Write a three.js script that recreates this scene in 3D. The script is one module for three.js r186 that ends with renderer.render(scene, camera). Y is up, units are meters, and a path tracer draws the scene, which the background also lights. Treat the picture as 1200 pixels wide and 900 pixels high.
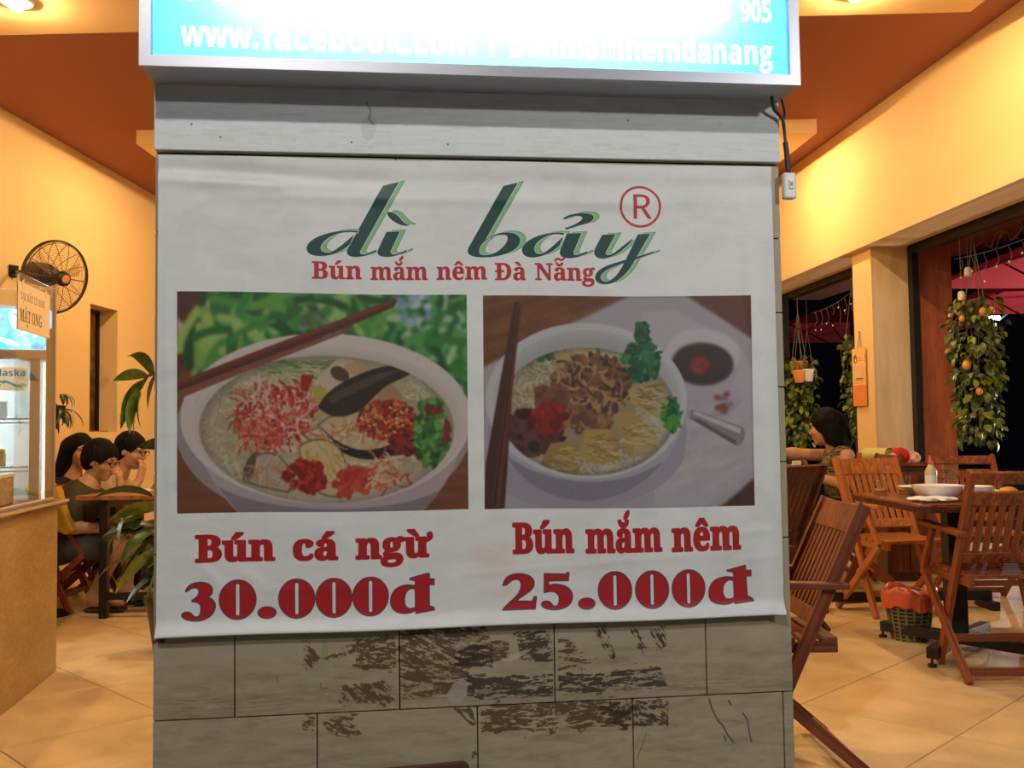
import * as THREE from 'three';
import { RoundedBoxGeometry } from 'three/addons/geometries/RoundedBoxGeometry.js';
import { mergeGeometries } from 'three/addons/utils/BufferGeometryUtils.js';
import { RectAreaLightUniformsLib } from 'three/addons/lights/RectAreaLightUniformsLib.js';

// ---------- camera, night sky, exposure ----------
const scene = new THREE.Scene();
const camera = new THREE.PerspectiveCamera(43.42, 4 / 3, 0.05, 200);
camera.position.set(0, 1.08, 0);
camera.rotation.order = 'YXZ';
camera.rotation.set(THREE.MathUtils.degToRad(2.84), 0, THREE.MathUtils.degToRad(-0.78));
scene.background = new THREE.Color(0.0012, 0.0012, 0.0018);
const renderer = new THREE.WebGLRenderer();
renderer.toneMapping = THREE.LinearToneMapping;
renderer.toneMappingExposure = 1.0;
renderer.shadowMap.enabled = true;
RectAreaLightUniformsLib.init();
const WARM = new THREE.Color().setRGB(1, 0.70, 0.34), COOL = new THREE.Color().setRGB(0.93, 0.98, 1.0);
const SIGN_GLOW = 125, SIGN_CD = 0.8, ADDED_LAMP_CD = 15;
const LAMP_CD = 6.8, STREET_CD = 33;

// ---------- helpers ----------
let seed = 7;
const rnd = () => { seed = (seed * 1664525 + 1013904223) >>> 0; return seed / 4294967296; };
const rr = (a, b) => a + (b - a) * rnd();
const V = (x, y, z) => new THREE.Vector3(x, y, z);
const used = {};
const numbered = (n) => { used[n] = (used[n] ?? -1) + 1; return used[n] ? n + '_' + String(used[n]).padStart(3, '0') : n; };
function thing(name, label, category, [x, y, z] = [0, 0, 0], turn = 0, group) {
  const o = new THREE.Group(); o.name = numbered(name); scene.add(o);
  o.position.set(x, y, z); o.rotation.y = turn; o.userData = { label, category };
  if (group) o.userData.group = group;
  return o;
}
function part(name, geo, mat, parent, label) {
  const g = Array.isArray(geo) ? merge(geo) : geo;
  const m = new THREE.Mesh(g, mat); m.name = name; parent.add(m);
  if (label) m.userData.label = label;
  return m;
}
function struct(name, parent = scene) { const o = new THREE.Group(); o.name = name; o.userData.kind = 'structure'; parent.add(o); return o; }
function merge(list) { return mergeGeometries(list.map((g) => { const h = g.index ? g.toNonIndexed() : g; for (const k of Object.keys(h.attributes)) if (!['position', 'normal', 'uv'].includes(k)) h.deleteAttribute(k); return h; })); }
function bx(w, h, d, x = 0, y = 0, z = 0, r = 0) {
  const g = r ? new RoundedBoxGeometry(w, h, d, 1, Math.min(r, w / 2.01, h / 2.01, d / 2.01)) : new THREE.BoxGeometry(w, h, d);
  return g.translate(x, y, z);
}
// a bar from a to b, w wide (across the hint axis) and t thick
function bar(a, b, w, t, hint = V(1, 0, 0), r = 0.003) {
  const A = V(...a), B = V(...b), d = B.clone().sub(A), L = d.length(); d.normalize();
  const x = hint.clone().addScaledVector(d, -hint.dot(d)).normalize(), z = x.clone().cross(d);
  const g = bx(w, L, t, 0, 0, 0, r);
  g.applyMatrix4(new THREE.Matrix4().makeBasis(x, d, z).setPosition(A.add(B).multiplyScalar(0.5)));
  return g;
}
function rod(a, b, r, seg = 8, r2 = r) {
  const A = V(...a), B = V(...b), d = B.clone().sub(A), L = d.length();
  const g = new THREE.CylinderGeometry(r2, r, L, seg);
  g.applyQuaternion(new THREE.Quaternion().setFromUnitVectors(V(0, 1, 0), d.normalize())).translate(...A.add(B).multiplyScalar(0.5).toArray());
  return g;
}
const tube = (pts, r, n = 24, seg = 6, closed = false) => new THREE.TubeGeometry(new THREE.CatmullRomCurve3(pts.map((p) => V(...p)), closed), n, r, seg, closed);
const lathe = (pts, seg = 24) => new THREE.LatheGeometry(pts.map(([x, y]) => new THREE.Vector2(x, y)), seg);
const ring = (R, r, seg = 40) => new THREE.TorusGeometry(R, r, 5, seg);
function ball(r, x, y, z, sx = 1, sy = 1, sz = 1, seg = 12) { return new THREE.SphereGeometry(r, seg, Math.round(seg * 0.7)).scale(sx, sy, sz).translate(x, y, z); }

// ---------- textures ----------
function canvas(w, h) { const c = document.createElement('canvas'); c.width = w; c.height = h; return [c, c.getContext('2d')]; }
function ctex(c, srgb = true, repeat = true) {
  const t = new THREE.CanvasTexture(c); if (srgb) t.colorSpace = THREE.SRGBColorSpace;
  if (repeat) t.wrapS = t.wrapT = THREE.RepeatWrapping;
  return t;
}
const hash = (x, y, s) => { let n = Math.sin(x * 127.1 + y * 311.7 + s * 74.7) * 43758.5453; return n - Math.floor(n); };
const NT = new Float32Array(65536); for (let i = 0; i < 65536; i++) NT[i] = hash(i & 255, i >> 8, 1.7);
function vnoise(x, y, s) {
  const xi = Math.floor(x), yi = Math.floor(y), fx = x - xi, fy = y - yi, u = fx * fx * (3 - 2 * fx), v = fy * fy * (3 - 2 * fy), o = s * 37;
  const a = (xi + o) & 255, b = (xi + 1 + o) & 255, c = ((yi + s * 101) & 255) << 8, d = ((yi + 1 + s * 101) & 255) << 8;
  return (NT[c + a] * (1 - u) + NT[c + b] * u) * (1 - v) + (NT[d + a] * (1 - u) + NT[d + b] * u) * v;
}
// tiling colour noise around a base (0-255 sRGB); octaves [cells across x, cells across y, amount]
function noiseTex(n, base, octaves, tint = [1, 1, 1], sd = 1, srgb = true) {
  const d = new Uint8Array(n * n * 4);
  for (let y = 0; y < n; y++) for (let x = 0; x < n; x++) {
    let s = 0; octaves.forEach(([cx, cy, a], k) => { const per = Math.max(cx, cy); s += (vnoise(x / n * cx, y / n * cy, sd + k * 13, 1e6) - 0.5) * a * (per ? 1 : 1); });
    const e = Math.min(1, Math.min(x, n - 1 - x, y, n - 1 - y) / (n * 0.04)); s *= e;
    for (let c = 0; c < 3; c++) d[(y * n + x) * 4 + c] = Math.max(0, Math.min(255, base[c] + s * tint[c]));
    d[(y * n + x) * 4 + 3] = 255;
  }
  const t = new THREE.DataTexture(d, n, n); t.magFilter = THREE.LinearFilter; t.minFilter = THREE.LinearFilter; t.wrapS = t.wrapT = THREE.RepeatWrapping;
  if (srgb) t.colorSpace = THREE.SRGBColorSpace; t.needsUpdate = true; return t;
}
const plasterBump = noiseTex(256, [128, 128, 128], [[90, 90, 120], [24, 24, 80]], [1, 1, 1], 3, false);
const woodTex = (base, sd) => noiseTex(256, base, [[40, 3, 50], [90, 5, 40], [6, 1, 40]], [1, 0.7, 0.45], sd);
const std = (o) => new THREE.MeshStandardMaterial(o);
const lin = (r, g, b) => new THREE.Color().setRGB(r, g, b);
const M = {
  wall: std({ color: lin(0.80, 0.56, 0.265), roughness: 0.85, bumpMap: plasterBump, bumpScale: 0.0006 }),
  beam: std({ color: lin(0.86, 0.66, 0.40), roughness: 0.85, map: noiseTex(256, [236, 232, 226], [[3, 4, 26], [9, 11, 18], [60, 60, 8]], [1, 1, 1.3], 5) }),
  ceilingRed: std({ color: lin(0.36, 0.135, 0.088), roughness: 0.9, bumpMap: plasterBump, bumpScale: 0.0005 }),
  ceilingCream: std({ color: lin(0.80, 0.54, 0.25), roughness: 0.85 }),
  redPaint: std({ color: lin(0.50, 0.135, 0.05), roughness: 0.7, map: noiseTex(256, [235, 232, 230], [[5, 7, 50], [30, 30, 30], [90, 90, 20]], [1, 1, 1], 8) }),
  black: std({ color: lin(0.012, 0.011, 0.011), roughness: 0.45 }),
  blackMetal: std({ color: lin(0.014, 0.014, 0.015), roughness: 0.4, metalness: 0.3 }),
  steel: std({ color: lin(0.42, 0.41, 0.44), roughness: 0.42, metalness: 0.9 }),
  zinc: std({ color: lin(0.36, 0.38, 0.41), roughness: 0.6, metalness: 0.4 }),
  whitePaint: std({ color: lin(0.72, 0.72, 0.70), roughness: 0.6 }),
  whitePlastic: std({ color: lin(0.74, 0.73, 0.70), roughness: 0.4 }),
  ceramic: std({ color: lin(0.80, 0.78, 0.74), roughness: 0.2 }),
  glass: new THREE.MeshPhysicalMaterial({ color: lin(0.96, 0.98, 0.97), roughness: 0.0, transmission: 1, thickness: 0, ior: 1.45 }),
  glassEdge: std({ color: lin(0.06, 0.16, 0.09), roughness: 0.2 }),
  skin: std({ color: lin(0.52, 0.27, 0.15), roughness: 0.55 }),
  hair: new THREE.MeshPhysicalMaterial({ color: lin(0.004, 0.003, 0.0028), roughness: 0.7, specularIntensity: 0.3 }),
  grout: std({ color: lin(0.05, 0.032, 0.018), roughness: 0.9 }),
  rope: std({ color: lin(0.25, 0.2, 0.14), roughness: 0.9 }),
};
const wood = [[126, 62, 30], [112, 52, 25], [140, 74, 36]].map((c, i) => std({ map: woodTex(c, 20 + i), roughness: 0.42 }));
const woodLamplit = std({ map: woodTex([178, 104, 52], 31), roughness: 0.45 });  // brighter wood: the lamplight on one chair is put into its colour
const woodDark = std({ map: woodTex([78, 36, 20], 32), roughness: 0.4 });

// ---------- floor: cream stone tiles set on the diagonal ----------
const T = 0.59;
const floor = struct('floor');
{
  part('floor_slab', bx(15, 0.4, 13.2, 0.6, -0.211, -8.9), M.grout, floor);
  const tileMats = [0, 1, 2].map((i) => std({ map: noiseTex(256, [222 - i * 4, 190 - i * 4, 138 - i * 3], [[3, 4, 20], [9, 5, 14], [60, 60, 8]], [1, 1, 0.9], 40 + i), roughness: 0.32 }));
  const h = T / 2 - 0.0026, c = h - 0.0008, y1 = -0.0008, pos = [], uv = [];
  const P = { a: [-h, -0.012, -h], b: [h, -0.012, -h], c: [h, -0.012, h], d: [-h, -0.012, h], e: [-h, y1, -h], f: [h, y1, -h], g: [h, y1, h], k: [-h, y1, h], l: [-c, 0, -c], m: [c, 0, -c], n: [c, 0, c], o: [-c, 0, c] };
  const quad = (...q) => { for (const i of [0, 1, 2, 0, 2, 3]) { const p = P[q[i]]; pos.push(...p); uv.push(p[0] / T + 0.5, p[2] / T + 0.5); } };
  quad('l', 'o', 'n', 'm');
  for (const [p, q, r, s] of [['e', 'f', 'm', 'l'], ['f', 'g', 'n', 'm'], ['g', 'k', 'o', 'n'], ['k', 'e', 'l', 'o']]) quad(q, p, s, r);
  for (const [p, q, r, s] of [['a', 'b', 'f', 'e'], ['b', 'c', 'g', 'f'], ['c', 'd', 'k', 'g'], ['d', 'a', 'e', 'k']]) quad(q, p, s, r);
  const g = new THREE.BufferGeometry(); g.setAttribute('position', new THREE.Float32BufferAttribute(pos, 3)); g.setAttribute('uv', new THREE.Float32BufferAttribute(uv, 2)); g.computeVertexNormals();
  const q = Math.SQRT1_2;
  for (let i = -3; i < 19; i++) for (let j = -6; j < 19; j++) {
    const a = -1.337 + 0.3 - i * T, b = 1.14 + 0.295 + j * T; // a = (x+z)/sqrt2, b = (x-z)/sqrt2
    const x = (a + b) * q, z = (a - b) * q;
    if (x < -4.3 || x > 4.4 || z > -2.5 || z < -9.2) continue;
    const t = part(numbered('floor_tile'), g, tileMats[Math.floor(rnd() * 3)], floor);
    t.position.set(x, 0, z); t.rotation.y = Math.PI / 4 + Math.floor(rnd() * 4) * Math.PI / 2;
  }
}
{ // pavement in front, a step lower
  const s = struct('floor_pavement');
  part('paving', bx(14, 0.2, 12, 0, -0.55, 3.7), std({ color: lin(0.30, 0.27, 0.24), roughness: 0.9, map: noiseTex(256, [225, 222, 218], [[8, 8, 40], [60, 60, 40]], [1, 1, 1], 60) }), s);
}
// ---------- walls, ceiling ----------
const CEIL = 3.37, PANEL = 3.265;
const LA = Math.atan(0.0575), RA = Math.atan(0.0885);
{ // left wall: local x runs away from the viewer along the wall, z out into the room
  const w = struct('wall_left'); w.position.set(-3.89, 0, 0); w.rotation.y = Math.PI / 2 - LA;
  // slot window between 7.85 and 8.33 along the wall, 1.125 to 2.175 high
  const TH = 0.24, a = 1.6, b = 11.3, n0 = 7.855, n1 = 8.335, y0 = 1.125, y1 = 2.175;
  part('wall_panel', [bx(n0 - a, CEIL + 0.2, TH, (a + n0) / 2, CEIL / 2, -TH / 2), bx(b - n1, CEIL + 0.2, TH, (b + n1) / 2, CEIL / 2, -TH / 2), bx(n1 - n0, y0 + 0.1, TH, (n0 + n1) / 2, y0 / 2 - 0.05, -TH / 2), bx(n1 - n0, CEIL + 0.1 - y1, TH, (n0 + n1) / 2, (CEIL + 0.1 + y1) / 2, -TH / 2)], M.wall, w);
  const win = struct('window_1', w);
  part('window_sill', bx(n1 - n0, 0.012, 0.16, (n0 + n1) / 2, y0 + 0.006, -0.16), M.redPaint, win);
  part('pane', bx(n1 - n0, y1 - y0, 0.006, (n0 + n1) / 2, (y0 + y1) / 2, -0.19), std({ color: lin(0.20, 0.11, 0.03), roughness: 0.35, map: noiseTex(128, [200, 190, 170], [[4, 9, 150], [12, 30, 90]], [1, 0.9, 0.7], 71) }), win);
  part('window_frame', [bx(0.03, y1 - y0, 0.03, n0 + 0.20, (y0 + y1) / 2, -0.172), bx(0.02, y1 - y0, 0.03, n1 - 0.01, (y0 + y1) / 2, -0.172), bx(n1 - n0, 0.025, 0.03, (n0 + n1) / 2, y1 - 0.0125, -0.172)], M.black, win);
}
{ // right wall: beam on a column, open to the terrace on both sides of the column
  const w = struct('wall_right'); w.position.set(3.23, 0, 0); w.rotation.y = Math.PI / 2 + RA;
  // local +x runs away from the viewer, local z points to the terrace
  const BB = 2.425;
  part('beam', bx(9.7, CEIL + 0.2 - BB, 0.33, 6.45, (CEIL + 0.2 + BB) / 2, 0.165), M.wall, w);
  part('soffit', bx(9.7, 0.012, 0.328, 6.45, BB - 0.006, 0.165), M.beam, w);
  part('column', bx(0.31, BB, 0.27, 7.285, BB / 2, 0.222), M.beam, w);
  part('column_face', bx(0.31, BB, 0.012, 7.285, BB / 2, 0.08), M.wall, w);
  part('dado', bx(0.334, 0.885, 0.30, 7.285, 0.4425, 0.22), M.redPaint, w);
  part('red_jamb', bx(0.12, 2.42, 0.29, 7.20, 1.21, 0.558), M.redPaint, w);
  part('far_wall', bx(2.0, BB, 0.33, 10.7, BB / 2, 0.165), M.wall, w);
  for (const [n, x0, x1] of [['window_2', 2.0, 7.13], ['window_3', 7.44, 9.7]]) {
    const f = struct(n, w);
    part('window_frame', [bx(x1 - x0, 0.07, 0.05, (x0 + x1) / 2, BB - 0.025, 0.385), bx(0.06, BB - 0.03, 0.05, x0 + 0.03, BB / 2 - 0.02, 0.385), bx(0.06, BB - 0.03, 0.05, x1 - 0.03, BB / 2 - 0.02, 0.385)], M.black, f);
  }
  // lean-to roof over the terrace outside
  part('terrace_soffit', bx(8.5, 0.10, 0.30, 6.0, 2.50, 0.85), std({ color: lin(0.20, 0.10, 0.09), roughness: 0.8 }), w);
  part('terrace_rafter', bx(8.5, 0.14, 0.10, 6.0, 2.60, 0.50), M.black, w);
  part('terrace_beam', bx(8.5, 0.18, 0.12, 6.0, 2.63, 1.30), M.black, w);
}
{
  const c = struct('ceiling');
  part('ceiling_slab', bx(8.2, 0.2, 9.1, -0.1, CEIL + 0.1, -6.85), M.ceilingRed, c);
  const b = struct('wall_back'); part('wall_panel', bx(6.2, CEIL + 0.2, 0.25, -0.85, CEIL / 2, -11.2), M.wall, b);
  // cream dropped panels
  const quadPanel = (n, pts) => {
    const t = struct(n); const sh = new THREE.Shape(pts.map(([x, z]) => new THREE.Vector2(x, -z)));
    part('plaster_panel', new THREE.ExtrudeGeometry(sh, { depth: CEIL - PANEL + 0.01, bevelEnabled: false }).rotateX(-Math.PI / 2).translate(0, PANEL, 0), M.ceilingCream, t);
  };
  quadPanel('trim_1', [[-3.05, -5.135], [2.45, -5.0], [2.64, -2.6], [-3.3, -2.6]]);
  quadPanel('trim_2', [[-2.78, -7.10], [2.29, -7.06], [2.06, -9.9], [-2.7, -9.9]]);
}
{ // the red header between terrace and street in front is not in view
  const g = struct('floor_terrace'); part('paving', bx(10, 0.1, 16, 9.3, -0.07, -10), std({ color: lin(0.30, 0.27, 0.24), roughness: 0.9 }), g);
}
// ---------- ceiling downlights ----------
const bulbMat = std({ color: lin(0.9, 0.8, 0.6), emissive: lin(1, 0.78, 0.42), emissiveIntensity: 9 });
function downlight(x, z, label) {
  const t = thing('ceiling_downlight', label, 'downlight', [x, PANEL, z], 0, 'downlights in the cream ceiling panels');
  part('trim_ring', lathe([[0.045, 0.0], [0.05, -0.012], [0.075, -0.012], [0.08, -0.004], [0.08, 0.0]], 24), M.whitePlastic, t);
  part('bulb', ball(0.038, 0, -0.022, 0, 1, 0.8, 1, 14), bulbMat, t);
  const l = new THREE.PointLight(WARM, z > -6 ? LAMP_CD * 1.1 : LAMP_CD * 0.84); l.position.set(0, -0.014, 0); l.castShadow = true; l.shadow.radius = 1.0; t.add(l);
}
for (const [x, z, l] of [[-2.45, -4.72, 'glowing warm downlight in cream ceiling panel above the display counter'], [1.75, -4.74, 'warm ceiling downlight above the wooden table with bowls'], [-0.2, -4.6, 'warm ceiling downlight behind the tiled pillar'],
  [-2.35, -7.55, 'warm ceiling downlight above the diners beside the slot window'], [1.85, -7.55, 'warm ceiling downlight beside the beam above the wall calendar'], [-0.2, -7.8, 'warm ceiling downlight deep inside the room behind the pillar']]) downlight(x, z, l);
// ---------- street lamps behind the viewer ----------
function streetLamp(x, z, h, aim, cd, label, tone = COOL) {
  const t = thing('street_lamp', label, 'street lamp', [x, -0.45, z]);
  const H = h + 0.45, A = V(aim[0], 0, aim[1]).normalize();
  part('pole', [rod([-A.x * 0.9, 0, -A.z * 0.9], [-A.x * 0.9, H + 0.1, -A.z * 0.9], 0.06, 12, 0.04), lathe([[0.12, 0], [0.12, 0.05], [0.06, 0.08]], 16).translate(-A.x * 0.9, 0, -A.z * 0.9)], M.zinc, t);
  part('arm', tube([[-A.x * 0.9, H + 0.05, -A.z * 0.9], [-A.x * 0.5, H + 0.2, -A.z * 0.5], [0, H + 0.14, 0]], 0.025, 16, 8), M.zinc, t);
  part('lamp_head', bx(0.34, 0.07, 0.34, 0, H + 0.10, 0, 0.03), M.zinc, t);
  part('lamp_lens', bx(0.28, 0.02, 0.28, 0, H + 0.06, 0, 0.008), std({ color: lin(0.9, 0.9, 0.9), emissive: COOL, emissiveIntensity: 6 }), t);
  const l = new THREE.PointLight(tone, cd); l.position.set(0, H, 0); l.castShadow = true; l.shadow.radius = 6; t.add(l);
}
streetLamp(-0.7, 1.1, 4.2, [0, -1], STREET_CD, 'white street lamp on the pavement facing the tiled pillar', lin(1, 0.98, 0.94));
streetLamp(3.0, 0.7, 3.05, [-1, -0.6], STREET_CD * 0.72, 'cool white street lamp at the side of the pavement');
// ---------- tiled pillar facing the street ----------
const PIL = [-0.111, 0, -2.48], PT = THREE.MathUtils.degToRad(6.8);
const pillar = thing('tiled_pillar', 'wide pillar clad in grey stone-look tiles with white painted band on top', 'pillar', PIL, PT);
{
  const W = 1860, H = 2048, k = 1090, [c, g] = canvas(W, H), X = (u) => (u + 0.8) * k, Y = (v) => (2.0 - v) * k;
  const R = (a, b) => a + (b - a) * rnd();
  g.fillStyle = '#a2937a'; g.fillRect(0, 0, W, H);
  // stone-look cloud in each tile
  for (let i = 0; i < 5200; i++) { const s = R(6, 46), t = Math.floor(R(-1, 1) * 16); g.fillStyle = `rgba(${160 + t},${150 + t},${122 + t + Math.floor(R(-8, 4))},0.10)`; g.beginPath(); g.ellipse(R(0, W), R(0, H), s * R(1, 2.6), s * 0.5, R(-0.3, 0.3), 0, 7); g.fill(); }
  for (let i = 0; i < 9000; i++) { const d = rnd() < 0.5; g.fillStyle = d ? 'rgba(60,52,40,0.10)' : 'rgba(190,186,168,0.10)'; g.fillRect(R(0, W), R(0, H), R(1, 9), R(1, 2.5)); }
  // greenish older tiles towards the top of the lower courses
  for (let i = 0; i < 260; i++) { g.fillStyle = 'rgba(140,140,96,0.035)'; g.beginPath(); g.ellipse(R(0, W), R(1480, 1700), R(20, 90), R(8, 40), 0, 0, 7); g.fill(); }
  // dirt streaks low on each tile of the visible course, darker brown wear at the foot
  for (let i = 0; i < 900; i++) { g.fillStyle = `rgba(66,48,30,${R(0.03, 0.10)})`; g.fillRect(R(0, W), Y(0.405) + R(-46, 18), R(10, 110), R(1, 5)); }
  for (let i = 0; i < 1500; i++) { g.fillStyle = `rgba(70,50,32,${R(0.02, 0.07)})`; g.beginPath(); g.ellipse(R(0, W), R(Y(0.52), H), R(5, 70), R(2, 12), R(-0.2, 0.2), 0, 7); g.fill(); }
  // dark glue left by old posters
  const Y0 = 1480, [mc, mg] = canvas(W, H - Y0), [kc, kg] = canvas(W, H - Y0);
  mg.translate(0, -Y0); kg.translate(0, -Y0); mg.lineCap = kg.lineCap = 'round';
  const glue = (path, n, col, ang, len) => {
    const q = col === dark || col.startsWith('20') ? kg : mg, p = new Path2D(path), xs = path.match(/-?\d+/g).map(Number), px = xs.filter((_, i) => i % 2 === 0), py = xs.filter((_, i) => i % 2);
    const x0 = Math.min(...px), x1 = Math.max(...px), y0 = Math.min(...py), y1 = Math.max(...py), dens = Math.min(0.72, 0.24 + n * 60 / ((x1 - x0) * (y1 - y0) + 1));
    q.save(); q.filter = 'blur(11px)'; q.fillStyle = `rgba(255,255,255,${dens})`; q.fill(p); q.restore();
    q.save(); q.clip(p); for (let i = 0; i < n * 0.6; i++) { q.strokeStyle = rnd() < 0.6 ? 'rgba(255,255,255,0.5)' : 'rgba(0,0,0,0.4)'; q.lineWidth = R(2, 7); const x = R(x0, x1), y = R(y0, y1), l = R(4, len) * 1.3, t = ang + R(-0.3, 0.3); q.beginPath(); q.moveTo(x - Math.cos(t) * l, y - Math.sin(t) * l); q.lineTo(x + Math.cos(t) * l, y + Math.sin(t) * l); q.stroke(); } q.restore();
  };
  const brown = '58,40,22', dark = '34,26,18', pale = '160,148,120';
  glue('M 463 1612 L 575 1557 L 659 1555 L 661 1578 L 570 1593 L 492 1622 Z', 130, brown, -0.5, 22);
  glue('M 552 1579 L 663 1574 L 663 1648 L 556 1643 Z', 150, brown, 0.1, 20);
  glue('M 410 1550 L 424 1551 L 465 1626 L 419 1642 Z', 70, brown, 0.9, 12);
  glue('M 524 1683 L 625 1683 L 662 1698 L 657 1740 L 505 1733 Z', 170, brown, 0.7, 24);
  glue('M 677 1537 L 913 1537 L 912 1649 L 807 1658 L 677 1639 Z', 420, brown, 0.5, 34);
  glue('M 822 1599 L 889 1587 L 931 1603 L 930 1654 L 826 1645 Z', 320, dark, 0, 34);
  glue('M 672 1634 L 864 1647 L 863 1721 L 671 1731 Z', 240, brown, 0.15, 26);
  glue('M 854 1674 L 911 1668 L 925 1743 L 854 1739 Z', 190, dark, 0.2, 24);
  glue('M 865 1568 L 974 1581 L 978 1633 L 874 1647 Z', 330, brown, 0, 40);
  glue('M 994 1549 L 1076 1552 L 1099 1595 L 1098 1647 L 1007 1639 Z', 240, dark, -0.2, 20);
  glue('M 864 1679 L 1098 1680 L 1097 1741 L 891 1741 Z', 640, dark, 0, 34);
  glue('M 1112 1685 L 1248 1682 L 1406 1674 L 1425 1727 L 1121 1738 Z', 900, dark, -0.05, 34);
  glue('M 1212 1552 L 1251 1554 L 1278 1640 L 1259 1644 Z', 120, dark, 1.2, 18);
  glue('M 1315 1556 L 1339 1557 L 1372 1649 L 1357 1648 Z', 50, dark, 1.1, 16);
  glue('M 1374 1563 L 1423 1555 L 1422 1637 L 1402 1631 Z', 60, dark, 1.0, 16);
  glue('M 1114 1563 L 1200 1633 L 1239 1648 L 1112 1676 Z', 90, brown, 0.05, 30);
  glue('M 896 1755 L 1320 1761 L 1319 1832 L 895 1834 Z', 900, '74,52,26', 0, 26);
  glue('M 895 1816 L 971 1815 L 980 1834 L 895 1834 Z', 160, brown, 0, 26);
  glue('M 1149 1781 L 1222 1785 L 1221 1827 L 1067 1824 Z', 240, brown, 0, 26);
  glue('M 1227 1766 L 1320 1761 L 1319 1832 L 1236 1823 Z', 240, dark, -0.4, 16);
  glue('M 1333 1761 L 1426 1766 L 1425 1837 L 1331 1835 Z', 150, dark, 0.4, 14);
  glue('M 1325 1766 L 1350 1772 L 1343 1833 L 1325 1832 Z', 80, dark, 1.2, 12);
  glue('M 1421 1765 L 1428 1766 L 1425 1839 L 1419 1839 Z', 60, dark, 1.57, 14);
  glue('M 816 1756 L 868 1759 L 881 1806 L 876 1815 L 853 1795 Z', 170, brown, 0.8, 22);
  glue('M 460 1772 L 537 1771 L 569 1818 L 546 1826 L 478 1809 Z', 160, brown, 0.5, 16);
  glue('M 410 1765 L 444 1766 L 444 1803 L 410 1801 Z', 50, brown, 0.3, 10);
  glue('M 505 1765 L 583 1759 L 583 1768 L 510 1772 Z', 30, brown, -0.1, 12);
  glue('M 17 1535 L 59 1537 L 44 1561 L 22 1562 Z', 120, '20,16,12', 0, 18);
  glue('M 869 1879 L 883 1880 L 883 1898 L 868 1898 Z', 40, dark, 0, 8);
  { // ragged edges: the marks survive only where a fine mottle lets them
    const im = g.getImageData(0, Y0, W, H - Y0), mb = mg.getImageData(0, 0, W, H - Y0).data, kb = kg.getImageData(0, 0, W, H - Y0).data, d = im.data;
    for (let y = 0; y < H - Y0; y++) for (let x = 0; x < W; x++) {
      const i = (y * W + x) * 4; if (!mb[i + 3] && !kb[i + 3]) continue;
      const n = 0.5 * vnoise(x / 26, y / 9, 3, 1e6) + 0.3 * vnoise(x / 9, y / 5, 5, 1e6) + 0.2 * vnoise(x / 3, y / 3, 9, 1e6);
      for (const [s, c0, c1, c2] of [[mb, 70, 50, 29], [kb, 44, 34, 24]]) { const m = s[i] * s[i + 3] / 65025, a2 = Math.max(0, Math.min(1, (m * 1.05 + n * 1.5 - 1.22) * 4.5)) * 0.78; if (a2 > 0) { d[i] += (c0 - d[i]) * a2; d[i + 1] += (c1 - d[i + 1]) * a2; d[i + 2] += (c2 - d[i + 2]) * a2; } }
    }
    g.putImageData(im, 0, Y0);
  }
  // pale torn paper and a flat grey scuff
  g.fillStyle = 'rgba(176,168,150,0.75)'; g.fill(new Path2D('M 950 1636 L 979 1624 L 1022 1609 L 1039 1610 L 1007 1629 L 978 1642 Z'));
  g.fillStyle = 'rgba(160,150,138,0.8)'; g.fill(new Path2D('M 821 1692 L 845 1679 L 861 1693 L 856 1726 L 839 1748 L 811 1747 L 800 1723 Z'));
  g.fillStyle = 'rgba(165,152,118,0.6)'; g.fill(new Path2D('M 811 1589 L 879 1568 L 913 1558 L 879 1587 L 832 1606 Z'));
  g.fillStyle = 'rgba(96,122,60,0.30)'; g.fill(new Path2D('M 463 1561 L 479 1557 L 479 1608 L 461 1614 Z'));
  // veins and cracks in the right hand tile
  g.strokeStyle = 'rgba(52,46,52,0.75)'; g.lineWidth = 4;
  for (const p of ['M 1545 1767 L 1555 1799 L 1571 1832 L 1583 1843 L 1599 1873 L 1615 1894', 'M 1643 1811 L 1657 1832 L 1662 1868 L 1668 1897', 'M 1610 1790 L 1602 1774', 'M 1587 1873 L 1593 1889']) g.stroke(new Path2D(p));
  g.strokeStyle = 'rgba(60,48,38,0.6)'; g.lineWidth = 2;
  for (const p of ['M 496 1817 L 542 1827', 'M 482 1809 L 505 1818', 'M 460 1676 L 461 1694 L 478 1690', 'M 1332 1927 L 1363 1853', 'M 344 1648 L 346 1671', 'M 79 1706 L 132 1710']) g.stroke(new Path2D(p));
  const tex = ctex(c, true, false);
  const tileMat = std({ map: tex, roughness: 0.5 }), jointMat = std({ color: lin(0.07, 0.06, 0.045), roughness: 0.95 });
  const tile = (u0, u1, v0, v1, dz) => {
    const m = 0.0014, t = bx(u1 - u0 - 2 * m, v1 - v0 - 2 * m, 0.012, (u0 + u1) / 2, (v0 + v1) / 2, dz - 0.006, 0.0014), p = t.attributes.position, uv = t.attributes.uv;
    for (let i = 0; i < p.count; i++) uv.setXY(i, X(p.getX(i)) / W, 1 - Y(p.getY(i)) / H);
    return t;
  };
  const L = -0.782, Rt = 0.848;
  part('core', bx(Rt - L - 0.0022, 3.79, 0.36, (L + Rt) / 2, 1.435, -0.195), jointMat, pillar);
  const rows = [1.79, 1.591, 1.39, 1.19, 0.991, 0.79, 0.59, 0.387, 0.186, -0.015, -0.216, -0.45];
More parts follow.
